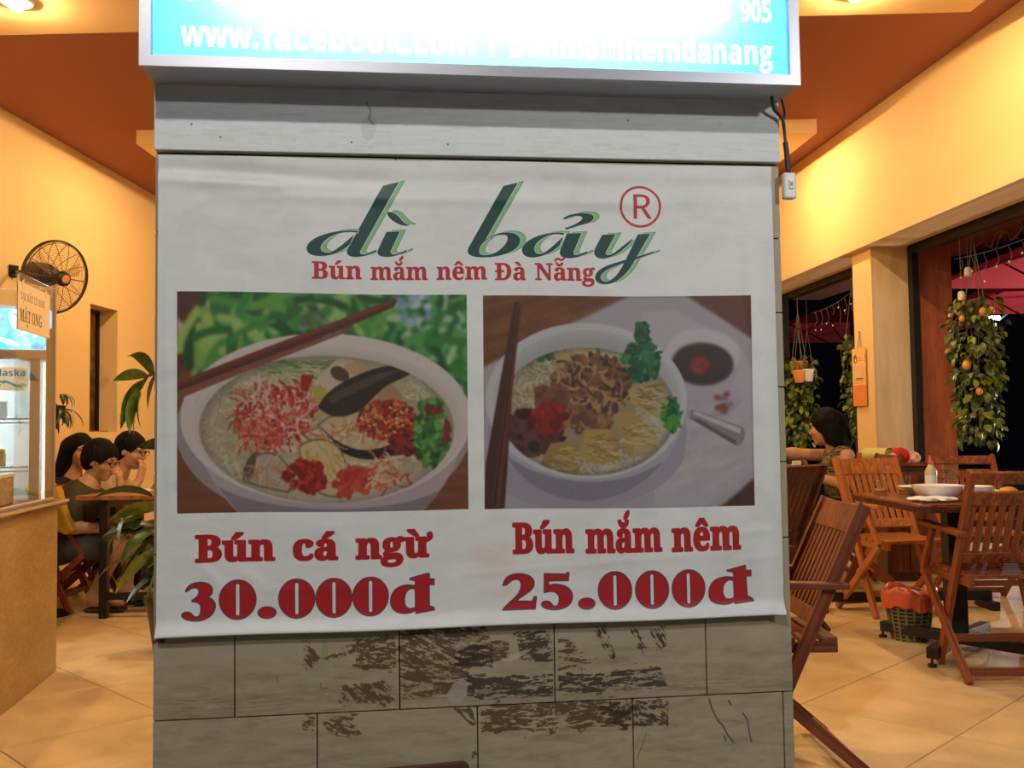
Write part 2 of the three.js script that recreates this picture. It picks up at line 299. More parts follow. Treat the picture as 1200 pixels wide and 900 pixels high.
  for (let r = 0; r < rows.length - 1; r++) {
    const cuts = r % 2 === 0 ? [L, -0.587, -0.183, 0.212, 0.613, Rt] : [L, -0.387, 0.012, 0.414, 0.819, Rt];
    for (let i = 0; i < cuts.length - 1; i++) part(numbered('stone_tile'), tile(cuts[i], cuts[i + 1], rows[r + 1], rows[r], (hash(r, i, 2) - 0.5) * 0.0012), tileMat, pillar);
  }
  // plaster band above the tiles with chips and pencil marks
  const [c2, h2] = canvas(1024, 128); h2.fillStyle = '#dadbd8'; h2.fillRect(0, 0, 1024, 128);
  for (let i = 0; i < 900; i++) { h2.fillStyle = rnd() < 0.5 ? 'rgba(120,120,116,0.06)' : 'rgba(255,255,255,0.08)'; h2.fillRect(rr(0, 1024), rr(0, 128), rr(2, 50), rr(1, 5)); }
  h2.strokeStyle = 'rgba(60,60,60,0.7)'; h2.lineWidth = 1.4; h2.beginPath(); h2.moveTo(330, 42); h2.lineTo(338, 56); h2.lineTo(334, 70); h2.lineTo(342, 80); h2.stroke();
  h2.fillStyle = 'rgba(120,122,122,0.16)'; h2.beginPath(); h2.ellipse(334, 84, 12, 22, 0.1, 0, 7); h2.fill();
  for (const [x, y] of [[305, 108], [100, 104], [56, 84], [460, 108], [760, 60]]) { h2.fillStyle = 'rgba(60,56,52,0.8)'; h2.fillRect(x, y, 2.5, 3); }
  part('plaster_band', bx(Rt - L + 0.004, 1.3, 0.40, (L + Rt) / 2, 1.797 + 0.65, -0.193, 0.004), [0, 1, 2, 3].reduce((a) => a, std({ map: (() => { const t = ctex(c2); t.repeat.set(1, 6.5); return t; })(), roughness: 0.7 })), pillar);
}
// ---------- printed banner ----------
{
  const b = thing('advertising_banner', 'white vinyl menu banner with green script title and two food photos on the tiled pillar', 'banner', [...PIL], PT);
  const W = 2048, H = 1529, [sheet, ink] = canvas(W, H), U0 = -0.772, U1 = 0.822, V0 = 1.783, V1 = 0.593, R = (a, b2) => a + (b2 - a) * rnd();
  let c = sheet, g = ink;
  g.fillStyle = '#dcdad5'; g.fillRect(0, 0, W, H);
  for (let i = 0; i < 1500; i++) { g.fillStyle = rnd() < 0.5 ? 'rgba(255,255,255,0.035)' : 'rgba(160,156,148,0.03)'; g.beginPath(); g.ellipse(R(0, W), R(0, H), R(10, 120), R(6, 50), R(-0.4, 0.4), 0, 7); g.fill(); }
  for (let y = 0; y < H; y += 3) { g.fillStyle = 'rgba(120,118,112,0.035)'; g.fillRect(0, y, W, 1); }
  for (let x = 0; x < W; x += 3) { g.fillStyle = 'rgba(120,118,112,0.03)'; g.fillRect(x, 0, 1, H); }
  for (let i = 0; i < 60; i++) { g.fillStyle = 'rgba(222,150,140,0.035)'; g.beginPath(); g.ellipse(1070 + R(-70, 60), 1330 + R(-60, 110), R(14, 46), R(8, 26), 0, 0, 7); g.fill(); }
  g.fillStyle = 'rgba(120,116,112,0.3)'; for (let i = 0; i < 70; i++) g.fillRect(R(0, W), R(0, H), 2, 2);
  // --- pictures ---
  const startPicture = () => { [c, g] = canvas(W, H); };
  const endPicture = (p) => { const pic = c; c = sheet; g = ink; g.save(); g.clip(new Path2D(`M${p[0]} ${p[1]} L${p[2]} ${p[3]} L${p[4]} ${p[5]} L${p[6]} ${p[7]} Z`)); g.drawImage(pic, 0, 0); g.restore(); };
  const fill = (path, col) => { g.fillStyle = col; g.fill(new Path2D(path)); };
  const strokes = (n, cx, cy, rx, ry, cols, len, wd, curl, ang = null) => {
    for (let i = 0; i < n; i++) {
      const a = R(0, 6.283), q = Math.sqrt(rnd()), x = cx + Math.cos(a) * rx * q, y = cy + Math.sin(a) * ry * q, t = ang === null ? R(0, 6.283) : ang + R(-0.5, 0.5), l = R(0.4, 1) * len;
      g.strokeStyle = cols[Math.floor(rnd() * cols.length)]; g.lineWidth = R(0.5, 1) * wd; g.lineCap = 'round'; g.beginPath(); g.moveTo(x, y);
      g.quadraticCurveTo(x + Math.cos(t + curl) * l * 0.6, y + Math.sin(t + curl) * l * 0.6, x + Math.cos(t) * l, y + Math.sin(t) * l); g.stroke();
    }
  };
  const blobs = (n, cx, cy, rx, ry, cols, s) => { for (let i = 0; i < n; i++) { const a = R(0, 6.283), q = Math.sqrt(rnd()); g.fillStyle = cols[Math.floor(rnd() * cols.length)]; g.beginPath(); g.ellipse(cx + Math.cos(a) * rx * q, cy + Math.sin(a) * ry * q, R(0.3, 1) * s, R(0.2, 0.6) * s, R(0, 3), 0, 7); g.fill(); } };
  const el = (p, rx, ry, rot, col) => { g.fillStyle = col; g.beginPath(); g.ellipse(p[0], p[1], rx, ry, rot, 0, 7); g.fill(); };
  const K = 0.905; // crop pixel to canvas pixel
  const soften = (r, x, y, w, h) => { const [c4, g4] = canvas(w, h); g4.drawImage(c, x, y, w, h, 0, 0, w, h); g.save(); g.filter = `blur(${r}px)`; g.drawImage(c4, x, y); g.restore(); };
  const inBowl = (p, rx, ry) => { g.save(); g.beginPath(); g.ellipse(p[0], p[1], rx, ry, 0.02, 0, 7); g.clip(); };
  const shadeIn = (p, rx, ry, stops) => { g.save(); g.translate(p[0], p[1]); g.scale(1, ry / rx); const q = g.createRadialGradient(0, 0, rx * 0.55, 0, 0, rx); for (const [s, col] of stops) q.addColorStop(s, col); g.fillStyle = q; g.beginPath(); g.arc(0, 0, rx, 0, 7); g.fill(); g.restore(); };
  // left: tuna noodle soup
  startPicture();
  g.fillStyle = '#7d4a2e'; g.fillRect(0, 0, W, H);
  { const p = [63,1012,985,1161]; for (let i = 0; i < 260; i++) { g.fillStyle = ['rgba(96,54,32,0.4)', 'rgba(150,98,66,0.4)', 'rgba(176,120,84,0.35)'][i % 3]; g.fillRect(R(p[0], p[2]), R(p[1] - 320, p[3] + 20), R(30, 220), R(2, 9)); } }
  fill('M 61 434 L 162 434 L 87 634 L 62 737 Z', '#5a2f22'); fill('M 62 521 L 77 547 L 70 599 L 62 616 Z', '#d5cfd0');
  fill('M 158 434 L 998 430 L 994 736 L 932 735 L 668 671 L 154 708 C 96 707 75 668 80 625 C 103 556 137 486 158 434 Z', '#cfc9c4');
  { fill('M 187 434 L 998 430 L 994 727 L 843 717 L 581 600 L 171 678 C 167 582 179 495 187 434 Z', '#2f6b2b');
    const p = [573,574], q = [915,583], o = [238,556];
    strokes(150, o[0], o[1], 130, 150, ['#2f7a2c', '#4f9a3c', '#1d4f22', '#86b552', '#a4c660'], 150, 34, 0.2, 1.5);
    strokes(230, p[0] - 60, p[1] - 20, 300, 150, ['#3d8f36', '#2a6d2a', '#63a945', '#1f5524', '#9cc871', '#4c9f40'], 160, 36, 0.3);
    strokes(190, q[0], q[1], 130, 160, ['#2f8433', '#1c5226', '#5aa552', '#a8cfae', '#2a6e35'], 130, 28, 0.4);
    blobs(26, [810,485][0], [810,485][1], 60, 60, ['#9fc0d8', '#7aa3c9', '#c8dde0'], 22); blobs(14, [486,538][0], [486,538][1], 50, 30, ['#5d6a5a', '#8fa09a', '#38523a'], 22); }
  { const p = [36,408]; soften(5, p[0], p[1], 1040, 900); }
  el([528,885], 520 * K, 330 * K, 0, '#a39aa2');
  fill('M 113 927 C 180 1083 239 1144 264 1162 L 822 1166 C 910 1098 965 975 979 887 L 975 851 L 113 859 Z', '#b9b0b8');
  fill('M 188 1066 C 230 1127 247 1144 260 1157 L 822 1162 C 848 1145 875 1115 893 1089 C 752 1165 340 1164 188 1066 Z', '#8d8490');
  el([534,851], 512 * K, 305 * K, 0.02, '#dad3d8'); el([537,868], 480 * K, 282 * K, 0.02, '#c4bdbb'); el([535,886], 446 * K, 262 * K, 0.02, '#b3a67f');
  shadeIn([537,868], 480 * K, 282 * K, [[0, 'rgba(150,140,128,0)'], [1, 'rgba(224,218,220,0.75)']]);
  inBowl([535,886], 448 * K, 264 * K);
  { const p = [264,860]; strokes(420, p[0], p[1], 150, 210, ['#cfcab0', '#b4ae8e', '#dedac4', '#c3c09a', '#a49e7c'], 90, 4, 0.5);
    const q = [536,986]; strokes(420, q[0], q[1], 330, 120, ['#d3ccb4', '#c2b893', '#e2dcc8', '#b3a47a'], 80, 4.5, 0.6);
    const s2 = [443,688]; strokes(70, s2[0], s2[1], 150, 24, ['#a9b184', '#7f9a58', '#c9cbae', '#5f8a45'], 80, 6, 0.2, 0);
    const e2 = [825,743]; strokes(90, e2[0], e2[1], 90, 60, ['#d8d8c4', '#a5b386', '#b9b79a'], 50, 5, 0.4); }
  fill('M 529 688 L 564 658 L 598 645 L 650 698 L 633 742 L 528 767 L 485 741 Z', '#d0c4b4'); el([572,706], 32, 22, 0.5, '#5a4636'); el([620,689], 34, 20, 0.2, '#c9a67c');
  { const p = [365,844]; blobs(160, p[0], p[1], 112, 92, ['#8f1e16', '#b5301f', '#7a1712', '#c4452a'], 26); strokes(240, p[0], p[1] - 10, 110, 90, ['#c23427', '#e0a29a', '#d8c2bc', '#a8241b', '#e2d6cf', '#cf6a58'], 80, 7, 0.6);
    const q = [323,913]; strokes(60, q[0], q[1], 70, 30, ['#b93323', '#d98a72', '#cf5a3a'], 60, 6, 0.4); }
  fill('M 485 754 L 529 750 L 515 802 L 494 798 Z', '#b8b04a'); fill('M 449 710 L 490 710 L 468 767 L 447 758 Z', '#a3231b');
  fill('M 502 872 L 537 846 L 667 821 L 789 823 L 806 902 L 744 972 L 631 961 L 545 916 Z', '#c9b48c');
  { const q = new Path2D('M 502 872 L 537 846 L 667 821 L 789 823 L 806 902 L 744 972 L 631 961 L 545 916 Z'); g.strokeStyle = '#6a5234'; g.lineWidth = 4; g.stroke(q); }
  { const p = [614,909]; strokes(50, p[0], p[1], 110, 40, ['#d9ceb2', '#a98f5e', '#c46a35', '#e6dfca'], 50, 5, 0.3); }
  fill('M 528 899 C 597 961 666 971 753 928 L 758 963 C 718 993 631 992 579 960 Z', '#221b18');
  { const p = [723,857]; blobs(420, p[0], p[1], 92, 66, ['#9c2a16', '#c2431f', '#7d1c10', '#d9713a', '#6a150d', '#b5351c'], 15); blobs(70, p[0], p[1], 88, 60, ['#e0b35c', '#e8c98a', '#d99a45'], 8); const q = [797,938]; blobs(150, q[0], q[1], 62, 36, ['#7d1c10', '#9c2a16', '#5a120c'], 15); }
  fill('M 685 760 L 737 738 L 781 787 L 702 795 Z', '#b08f6a');
  fill('M 501 813 C 529 759 581 728 650 702 C 712 676 782 672 812 692 C 803 716 755 725 720 747 C 676 777 658 821 606 838 C 571 851 528 846 501 813 Z', '#34291f'); fill('M 528 785 C 598 742 685 698 790 688 C 720 716 632 759 546 803 Z', '#54463a');
  fill('M 442 941 C 494 902 562 917 579 969 C 596 1013 605 1074 579 1100 C 527 1112 467 1080 446 1019 Z', '#d3c392'); g.strokeStyle = '#7a6238'; g.lineWidth = 5; g.stroke(new Path2D('M 442 941 C 494 902 562 917 579 969 C 596 1013 605 1074 579 1100 C 527 1112 467 1080 446 1019 Z')); { const p = [528,977]; strokes(46, p[0], p[1], 70, 60, ['#e0d7b4', '#c79a45', '#b9a878', '#d6b25a'], 60, 5, 0.4, 0.9); }
  fill('M 268 1016 C 289 964 340 948 382 975 L 429 1027 L 408 1088 L 323 1069 L 268 1050 Z', '#bfae9e'); g.strokeStyle = '#6d5a4c'; g.lineWidth = 5; g.stroke(new Path2D('M 268 1016 C 289 964 340 948 382 975 L 429 1027 L 408 1088 L 323 1069 L 268 1050 Z')); fill('M 268 1016 C 276 982 289 964 310 956 L 297 1034 L 281 1055 Z', '#6d5348'); { const p = [348,1017]; strokes(40, p[0], p[1], 70, 40, ['#d7cbbb', '#c58a55', '#a38f85'], 50, 5, 0.3); }
  { const p = [459,1037]; blobs(70, p[0], p[1], 60, 50, ['#a31e16', '#c63b28', '#8a1610'], 22); const q = [613,1057]; blobs(60, q[0], q[1], 60, 45, ['#b8301d', '#d9582f', '#c2452b'], 24); const r2 = [718,1033]; strokes(40, r2[0], r2[1], 80, 60, ['#c8452c', '#d96d42', '#e3c9b6'], 60, 8, 0.6); }
  { const p = [868,903]; blobs(170, p[0], p[1], 56, 110, ['#3f7a2f', '#5c9a3f', '#2b5a24', '#76b052'], 22); blobs(20, [873,824][0], [873,824][1], 30, 16, ['#6d2a1c', '#8a3a26'], 16); fill('M 911 855 L 926 869 L 925 931 L 903 939 Z', '#a8231a'); }
  shadeIn([535,886], 450 * K, 266 * K, [[0, 'rgba(40,30,20,0)'], [0.8, 'rgba(40,30,20,0.06)'], [1, 'rgba(60,50,40,0.35)']]);
  g.restore();
  fill('M 58 755 L 757 469 L 748 487 L 58 782 Z', '#45201a'); fill('M 58 733 L 753 458 L 760 469 L 58 761 Z', '#7a3a2c'); fill('M 58 748 L 739 478 L 752 483 L 58 789 Z', '#5e2b22'); fill('M 58 763 L 581 563 L 634 554 L 58 789 Z', '#8a5542');
  { g.save(); g.globalCompositeOperation = 'multiply'; g.fillStyle = '#d6cabd'; g.fillRect(0, 0, W, H); g.restore(); }
  { const p = [36,408]; soften(2.2, p[0], p[1], 1040, 900); for (let i = 0; i < 5000; i++) { g.fillStyle = rnd() < 0.5 ? 'rgba(255,250,240,0.05)' : 'rgba(20,16,12,0.06)'; g.fillRect(p[0] + R(0, 1040), p[1] + R(0, 900), R(1, 5), R(1, 5)); } }
  endPicture([60,441,987,449,985,1155,62,1148]);
  // right: noodles with pork
  startPicture();
  g.fillStyle = '#7b4a26'; g.fillRect(0, 0, W, H);
  { const p = [1041,448], q = [1559,685]; for (let i = 0; i < 150; i++) { g.strokeStyle = ['rgba(150,108,50,0.35)', 'rgba(96,56,30,0.4)', 'rgba(120,76,34,0.4)'][i % 3]; g.lineWidth = R(4, 20); g.beginPath(); const x = R(p[0] - 40, q[0]), y = R(p[1], q[1]); g.moveTo(x, y); g.lineTo(x + 120, y - 40); g.stroke(); } }
  fill('M 1536 449 L 1734 448 L 1964 594 L 1960 1083 L 1811 1181 L 1032 1162 L 1038 691 L 1386 520 Z', '#b6b2ba'); fill('M 1582 502 L 1695 497 L 1920 622 L 1966 706 L 1957 1047 L 1792 1162 L 1615 1158 L 1576 767 Z', '#c3bfc6');
  fill('M 1951 1079 L 1965 1074 L 1963 1166 L 1849 1163 Z', '#4c2a1e'); fill('M 1734 441 L 1968 441 L 1964 599 Z', '#6b3c26');
  { const p = [1815,989]; for (let i = 0; i < 60; i++) { g.fillStyle = i % 2 ? 'rgba(170,164,178,0.25)' : 'rgba(214,210,214,0.25)'; g.beginPath(); g.ellipse(p[0] + R(-130, 120), p[1] + R(-120, 120), R(10, 60), R(4, 16), -0.4, 0, 7); g.fill(); } }
  el([1782,797], 150 * K, 80 * K, 0, '#a8a4b2'); el([1792,787], 140 * K, 70 * K, 0, '#bdb9c4');
  fill('M 1650 621 C 1653 704 1697 814 1772 829 C 1858 825 1917 742 1924 650 Z', '#b9b5c0'); el([1788,649], 146 * K, 98 * K, 0.05, '#d2cfd2'); el([1787,682], 120 * K, 80 * K, 0.05, '#3c2a20'); el([1776,686], 40, 30, 0, '#7c2018'); blobs(20, [1776,686][0], [1776,686][1], 34, 26, ['#96281c', '#b04030'], 12);
  blobs(16, [1858,816][0], [1858,816][1], 30, 40, ['#8a2a26', '#5a5a48', '#a03a34'], 16);
  { const p = [1023,430]; soften(5, p[0], p[1], 980, 860); }
  el([1387,982], 370 * K, 200 * K, -0.1, '#a9a5b2'); el([1389,910], 372 * K, 260 * K, 0, '#a8a6b6');
  fill('M 1046 781 C 1052 977 1167 1121 1366 1136 C 1569 1141 1712 988 1740 796 Z', '#b5b2c2'); fill('M 1106 978 C 1168 1086 1257 1128 1375 1136 C 1495 1135 1589 1076 1646 1005 C 1495 1101 1258 1096 1106 978 Z', '#8e8ba0');
  el([1388,802], 378 * K, 288 * K, 0, '#cfd0d4'); el([1390,807], 352 * K, 268 * K, 0, '#b4b8bb'); el([1390,847], 320 * K, 220 * K, 0, '#a89a72');
  shadeIn([1390,807], 352 * K, 268 * K, [[0, 'rgba(120,116,100,0.2)'], [1, 'rgba(205,210,212,0.6)']]);
  inBowl([1390,838], 330 * K, 236 * K);
  { const p = [1236,746]; strokes(420, p[0], p[1], 110, 120, ['#c2ba98', '#a8a07c', '#d4cdb0', '#8d8a62', '#b3ad7a'], 60, 6, 0.6); const q = [1414,1028]; strokes(420, q[0], q[1], 190, 40, ['#ccc6ae', '#b4ad92', '#dcd7c3', '#9c9878'], 60, 6, 0.5); const s2 = [1620,913]; strokes(240, s2[0], s2[1], 60, 90, ['#d3cfba', '#b7b092', '#c8c3a6'], 70, 7, 0.5); }
  blobs(26, [1247,647][0], [1247,647][1], 40, 20, ['#35613a', '#4d7a45'], 18); blobs(60, [1356,652][0], [1356,652][1], 60, 26, ['#c3b069', '#b8a04a', '#d0c389'], 30); fill('M 1412 639 L 1504 644 L 1475 703 L 1429 693 Z', '#c6b992');
  { const p = [1401,757]; blobs(320, p[0], p[1], 130, 100, ['#7c5534', '#96693e', '#5b3a26', '#a97f4e', '#6b452c', '#3c2a24', '#b08a60'], 30); strokes(90, p[0], p[1], 120, 90, ['#8a6038', '#b58b5c', '#4d3224'], 60, 12, 0.5); blobs(60, [1389,874][0], [1389,874][1], 80, 30, ['#8a5c40', '#a37a50', '#6d4630'], 26); }
  { const p = [1206,908]; blobs(180, p[0], p[1], 90, 70, ['#4a2620', '#5c3228', '#3a1d1a', '#6b3d30'], 34); blobs(40, [1263,792][0], [1263,792][1], 60, 34, ['#6e4234', '#835240'], 30); blobs(70, [1262,859][0], [1262,859][1], 52, 50, ['#8f1d1a', '#a82a24', '#741512'], 26); }
  for (const [p, col] of [['M 1525 767 L 1577 735 L 1652 740 L 1657 823 L 1630 864 L 1538 812 Z', '#b6a46c'], ['M 1553 763 L 1647 759 L 1654 832 L 1630 864 Z', '#c2b48c'], ['M 1473 848 L 1538 835 L 1620 913 L 1609 977 L 1525 994 L 1499 930 Z', '#b39a52'], ['M 1380 897 L 1462 898 L 1498 993 L 1442 1015 L 1355 1000 Z', '#b8a052'], ['M 1260 944 L 1356 932 L 1349 1054 L 1295 1057 L 1223 1015 Z', '#a98a45'], ['M 1555 913 L 1620 913 L 1619 968 L 1535 989 Z', '#c0ad70']]) fill(p, col);
  for (const q of [[1585,786], [1545,912], [1425,956], [1296,999]]) strokes(46, q[0], q[1], 48, 40, ['#cfc083', '#9c8236', '#d9d0a4', '#8a7030', '#c4b070'], 54, 5, 0.1, 0.1);
  shadeIn([1390,838], 332 * K, 238 * K, [[0, 'rgba(40,30,20,0)'], [0.8, 'rgba(40,30,20,0.08)'], [1, 'rgba(50,44,40,0.4)']]);
  g.restore();
  { const p = [1578,667]; blobs(150, p[0], p[1], 60, 66, ['#1f5a34', '#2c7040', '#174526', '#3d8450'], 24); blobs(36, [1580,575][0], [1580,575][1], 26, 34, ['#1c4a2c', '#2c6a3c'], 18); blobs(50, [1676,850][0], [1676,850][1], 30, 52, ['#2d7a2c', '#1d5420', '#4a9a3a'], 22); }
  fill('M 1742 833 L 1922 899 C 1941 927 1921 963 1897 961 L 1738 865 Z', '#8e8c8a'); fill('M 1753 840 L 1917 904 L 1912 922 L 1748 851 Z', '#c9c8c6'); fill('M 1771 870 L 1897 945 L 1897 961 L 1738 865 Z', '#5f5c5a');
  fill('M 1145 475 L 1158 473 L 1104 1155 L 1037 1163 L 1043 1012 Z', '#4e281e'); fill('M 1158 475 L 1173 479 L 1151 638 L 1086 1164 L 1059 1163 Z', '#6b3526'); fill('M 1160 484 L 1163 486 L 1088 1031 L 1072 1155 L 1066 1154 Z', '#2e1712');
  { g.save(); g.globalCompositeOperation = 'multiply'; g.fillStyle = '#d2c9c4'; g.fillRect(0, 0, W, H); g.restore(); }
  { const p = [1023,430]; soften(2.2, p[0], p[1], 980, 860); for (let i = 0; i < 5000; i++) { g.fillStyle = rnd() < 0.5 ? 'rgba(255,250,240,0.05)' : 'rgba(20,16,12,0.06)'; g.fillRect(p[0] + R(0, 980), p[1] + R(0, 860), R(1, 5), R(1, 5)); } }
  endPicture([1041,452,1962,449,1958,1166,1038,1157]);
  // --- green script title ---
  const title = [
    'M 715 84 L 767 72 L 639 304 C 638 315 647 316 658 313 L 690 299 L 693 303 C 672 316 644 323 622 323 C 600 322 592 313 599 296 Z',
    'M 635 237 C 578 228 471 255 467 297 C 467 325 512 326 545 317 C 572 309 595 293 607 280 L 620 249 C 578 287 550 313 531 310 C 509 308 507 294 520 277 C 545 248 589 236 631 243 Z',
    'M 725 239 L 769 237 L 738 303 C 738 314 747 315 758 312 L 790 299 L 793 302 C 772 314 744 323 722 322 C 697 320 691 312 699 295 Z',
    'M 727 174 C 745 168 761 181 770 193 C 779 206 790 213 802 217 C 784 221 767 215 753 206 C 739 198 729 187 727 174 Z',
    'M 1115 82 L 1164 70 L 1052 265 C 1078 245 1113 236 1138 241 C 1170 246 1178 267 1157 291 C 1129 316 1077 326 1032 324 C 1000 322 986 312 995 292 Z M 1098 249 C 1061 253 1026 283 1031 309 C 1037 323 1072 317 1092 304 C 1121 285 1135 256 1121 250 C 1114 247 1107 248 1098 249 Z',
    'M 1318 238 C 1263 232 1181 259 1174 296 C 1172 323 1203 328 1232 320 C 1261 313 1285 298 1301 281 L 1315 251 C 1279 281 1256 310 1233 311 C 1212 311 1211 290 1224 275 C 1248 249 1280 239 1315 245 Z',
    'M 1327 240 L 1377 237 L 1348 303 C 1347 314 1357 314 1366 310 L 1396 299 L 1398 303 C 1378 316 1351 324 1328 324 C 1304 322 1297 312 1305 292 Z',
    'M 1314 191 C 1328 173 1380 165 1410 172 C 1427 179 1421 195 1397 204 L 1362 214 L 1324 227 L 1320 222 C 1350 212 1377 198 1381 187 C 1380 176 1351 176 1324 192 Z',
    'M 1448 242 L 1494 238 L 1459 301 C 1456 315 1475 313 1495 297 L 1553 252 L 1549 262 C 1519 296 1477 324 1443 323 C 1419 320 1414 303 1424 285 Z',
    'M 1571 238 L 1614 235 L 1545 349 C 1517 390 1482 411 1449 410 C 1423 408 1412 390 1429 368 C 1453 342 1513 331 1551 319 L 1626 296 L 1626 301 L 1557 326 C 1512 340 1462 353 1442 378 C 1434 395 1446 405 1467 398 C 1494 388 1512 355 1530 320 Z'];
  g.save(); g.translate(19, -5); for (const p of title) { fill(p, '#86b57e'); g.strokeStyle = '#3f7a52'; g.lineWidth = 1.6; g.stroke(new Path2D(p)); } g.restore();
  for (const p of title) { g.strokeStyle = '#dcdad5'; g.lineWidth = 3.5; g.stroke(new Path2D(p)); fill(p, '#173f3a'); }
  // --- red lettering ---
  // marks [kind, index of the letter]: accents that the typeface lacks
  const word = (s, p0, x1, cap, col, st, marks = []) => {
    g.save(); g.font = 'bold 100px serif'; const m = g.measureText(s), w = m.actualBoundingBoxRight + m.actualBoundingBoxLeft, o = m.actualBoundingBoxLeft;
    g.translate(p0[0], p0[1]); g.scale((x1[0] - p0[0]) / w, cap / 71); g.fillStyle = g.strokeStyle = col; g.lineJoin = g.lineCap = 'round';
    if (st) { g.lineWidth = st; g.strokeText(s, o, 0); } g.fillText(s, o, 0);
    for (const [kind, i] of marks) {
      const x = o + g.measureText(s.slice(0, i)).width + g.measureText(s[i]).width / 2; g.beginPath();
      if (kind === 'acute') { g.ellipse(x + 10, -91, 15, 5.5 + st / 3, -0.95, 0, 7); g.fill(); }
      if (kind === 'tilde') { g.lineWidth = 7 + st; g.moveTo(x - 19, -86); g.quadraticCurveTo(x - 10, -99, x, -91); g.quadraticCurveTo(x + 11, -84, x + 19, -97); g.stroke(); }
      if (kind === 'horn') { g.lineWidth = 8 + st; g.moveTo(x + 22, -48); g.quadraticCurveTo(x + 40, -48, x + 36, -64); g.stroke(); g.beginPath(); g.arc(x + 35, -62, 8, 0, 7); g.fill(); }
    }
    g.restore();
  };
  const red = '#b3262b', deep = '#a3161a';
  for (const [s, a, z, k] of [['Bún', [484,396], [644,396]], ['măm', [673,398], [858,397], [['acute', 1]]], ['nêm', [889,398], [1055,397]], ['Đà', [1082,400], [1185,400]], ['Năng', [1217,399], [1420,398], [['tilde', 1]]]]) word(s, a, z, 55, red, 2.5, k);
  for (const [s, a, z, k] of [['Bún', [120,1302], [363,1304]], ['cá', [424,1303], [560,1304]], ['ngù', [622,1303], [853,1304], [['horn', 2]]]]) word(s, a, z, 80, deep, 7, k);
  for (const [s, a, z, k] of [['Bún', [1131,1303], [1332,1305]], ['măm', [1375,1305], [1630,1310], [['acute', 1]]], ['nêm', [1669,1308], [1903,1309]]]) word(s, a, z, 94, deep, 7, k);
  // prices in fat figures with a thin blue-grey outline
  const price = (p) => { const q = new Path2D(p); g.fillStyle = '#a8181d'; g.fill(q, 'evenodd'); g.strokeStyle = '#3a3f55'; g.lineWidth = 3; g.lineJoin = 'round'; g.stroke(q); };
  const zero = (p, rx, ry) => { g.lineWidth = 3; g.strokeStyle = '#3a3f55'; g.fillStyle = '#a8181d'; g.beginPath(); g.ellipse(p[0], p[1], rx, ry, 0, 0, 7); g.fill(); g.stroke(); };
  const slit = (p, h) => { g.fillStyle = '#d8d4d2'; g.strokeStyle = '#3a3f55'; g.lineWidth = 2.5; g.beginPath(); g.roundRect(p[0] - 6.5, p[1] - h, 13, 2 * h, 6); g.fill(); g.stroke(); };
  for (const p of [[249,1425], [433,1426], [550,1426], [666,1425]]) { zero(p, 57, 62); slit(p, 51); }
  zero([340,1468], 28.5, 18.5);
  for (const p of [[1469,1432], [1595,1433], [1720,1434]]) { zero(p, 57, 62); slit(p, 51); }
  zero([1373,1473], 28, 18.5);
  price('M 88 1394 C 92 1373 112 1365 136 1366 C 160 1368 173 1380 172 1396 C 171 1407 162 1411 158 1414 C 175 1420 182 1432 180 1446 C 177 1472 151 1488 123 1487 C 99 1486 77 1479 77 1466 C 79 1456 95 1455 106 1461 C 110 1466 112 1474 123 1474 C 134 1475 136 1457 135 1443 C 134 1432 125 1428 108 1426 L 108 1421 C 121 1414 132 1406 129 1392 C 127 1383 114 1380 103 1387 C 99 1391 94 1395 88 1394 Z');
  price('M 1095 1408 C 1098 1380 1121 1369 1149 1370 C 1178 1371 1201 1383 1199 1406 C 1197 1429 1158 1442 1139 1459 L 1191 1461 L 1198 1446 L 1206 1446 L 1201 1487 L 1092 1487 C 1096 1479 1106 1473 1120 1459 C 1139 1444 1156 1428 1155 1405 C 1154 1389 1140 1386 1126 1392 C 1114 1398 1111 1410 1095 1408 Z');
  price('M 1232 1372 L 1306 1375 L 1308 1370 L 1316 1370 L 1313 1397 L 1247 1397 L 1247 1411 C 1258 1407 1267 1406 1279 1408 C 1310 1412 1328 1429 1326 1452 C 1323 1480 1294 1492 1261 1491 C 1237 1489 1221 1483 1222 1470 C 1225 1460 1240 1459 1252 1466 C 1257 1472 1259 1479 1268 1479 C 1279 1478 1281 1465 1281 1453 C 1279 1439 1267 1432 1255 1431 C 1245 1431 1241 1433 1231 1435 Z');
  const dd = ['M 792 1371 L 849 1357 L 856 1359 L 856 1375 L 871 1376 L 871 1396 L 855 1394 L 855 1462 L 870 1468 L 871 1477 L 811 1485 L 809 1476 C 790 1487 754 1487 738 1469 C 722 1448 729 1414 754 1399 C 771 1390 793 1391 809 1396 L 810 1380 L 792 1376 Z M 809 1407 C 791 1400 777 1411 775 1438 C 773 1461 786 1475 809 1465 Z', 'M 1854 1379 L 1918 1365 L 1920 1367 L 1921 1382 L 1939 1382 L 1939 1402 L 1921 1402 L 1924 1467 L 1940 1475 L 1946 1485 L 1878 1492 L 1877 1485 C 1857 1496 1813 1496 1796 1477 C 1782 1456 1790 1420 1818 1407 C 1835 1399 1860 1399 1877 1404 L 1876 1387 L 1854 1382 Z M 1876 1416 C 1860 1407 1842 1417 1839 1443 C 1837 1467 1850 1484 1877 1471 Z'];
  dd.forEach(price);
  // registered mark
  { const p = [1581,143]; g.strokeStyle = '#b3262b'; g.lineWidth = 8; g.beginPath(); g.arc(p[0], p[1], 68, 0, 7); g.stroke(); g.save(); g.translate(p[0], p[1] + 42); g.font = '112px sans-serif'; g.textAlign = 'center'; g.fillStyle = '#b3262b'; g.scale(1.18, 1.05); g.fillText('R', 2, 0); g.restore(); }
  const tex = ctex(c, true, false);
  // hanging sheet with creases
  const nx = 200, ny = 150, geo = new THREE.PlaneGeometry(1, 1, nx, ny), p = geo.attributes.position;
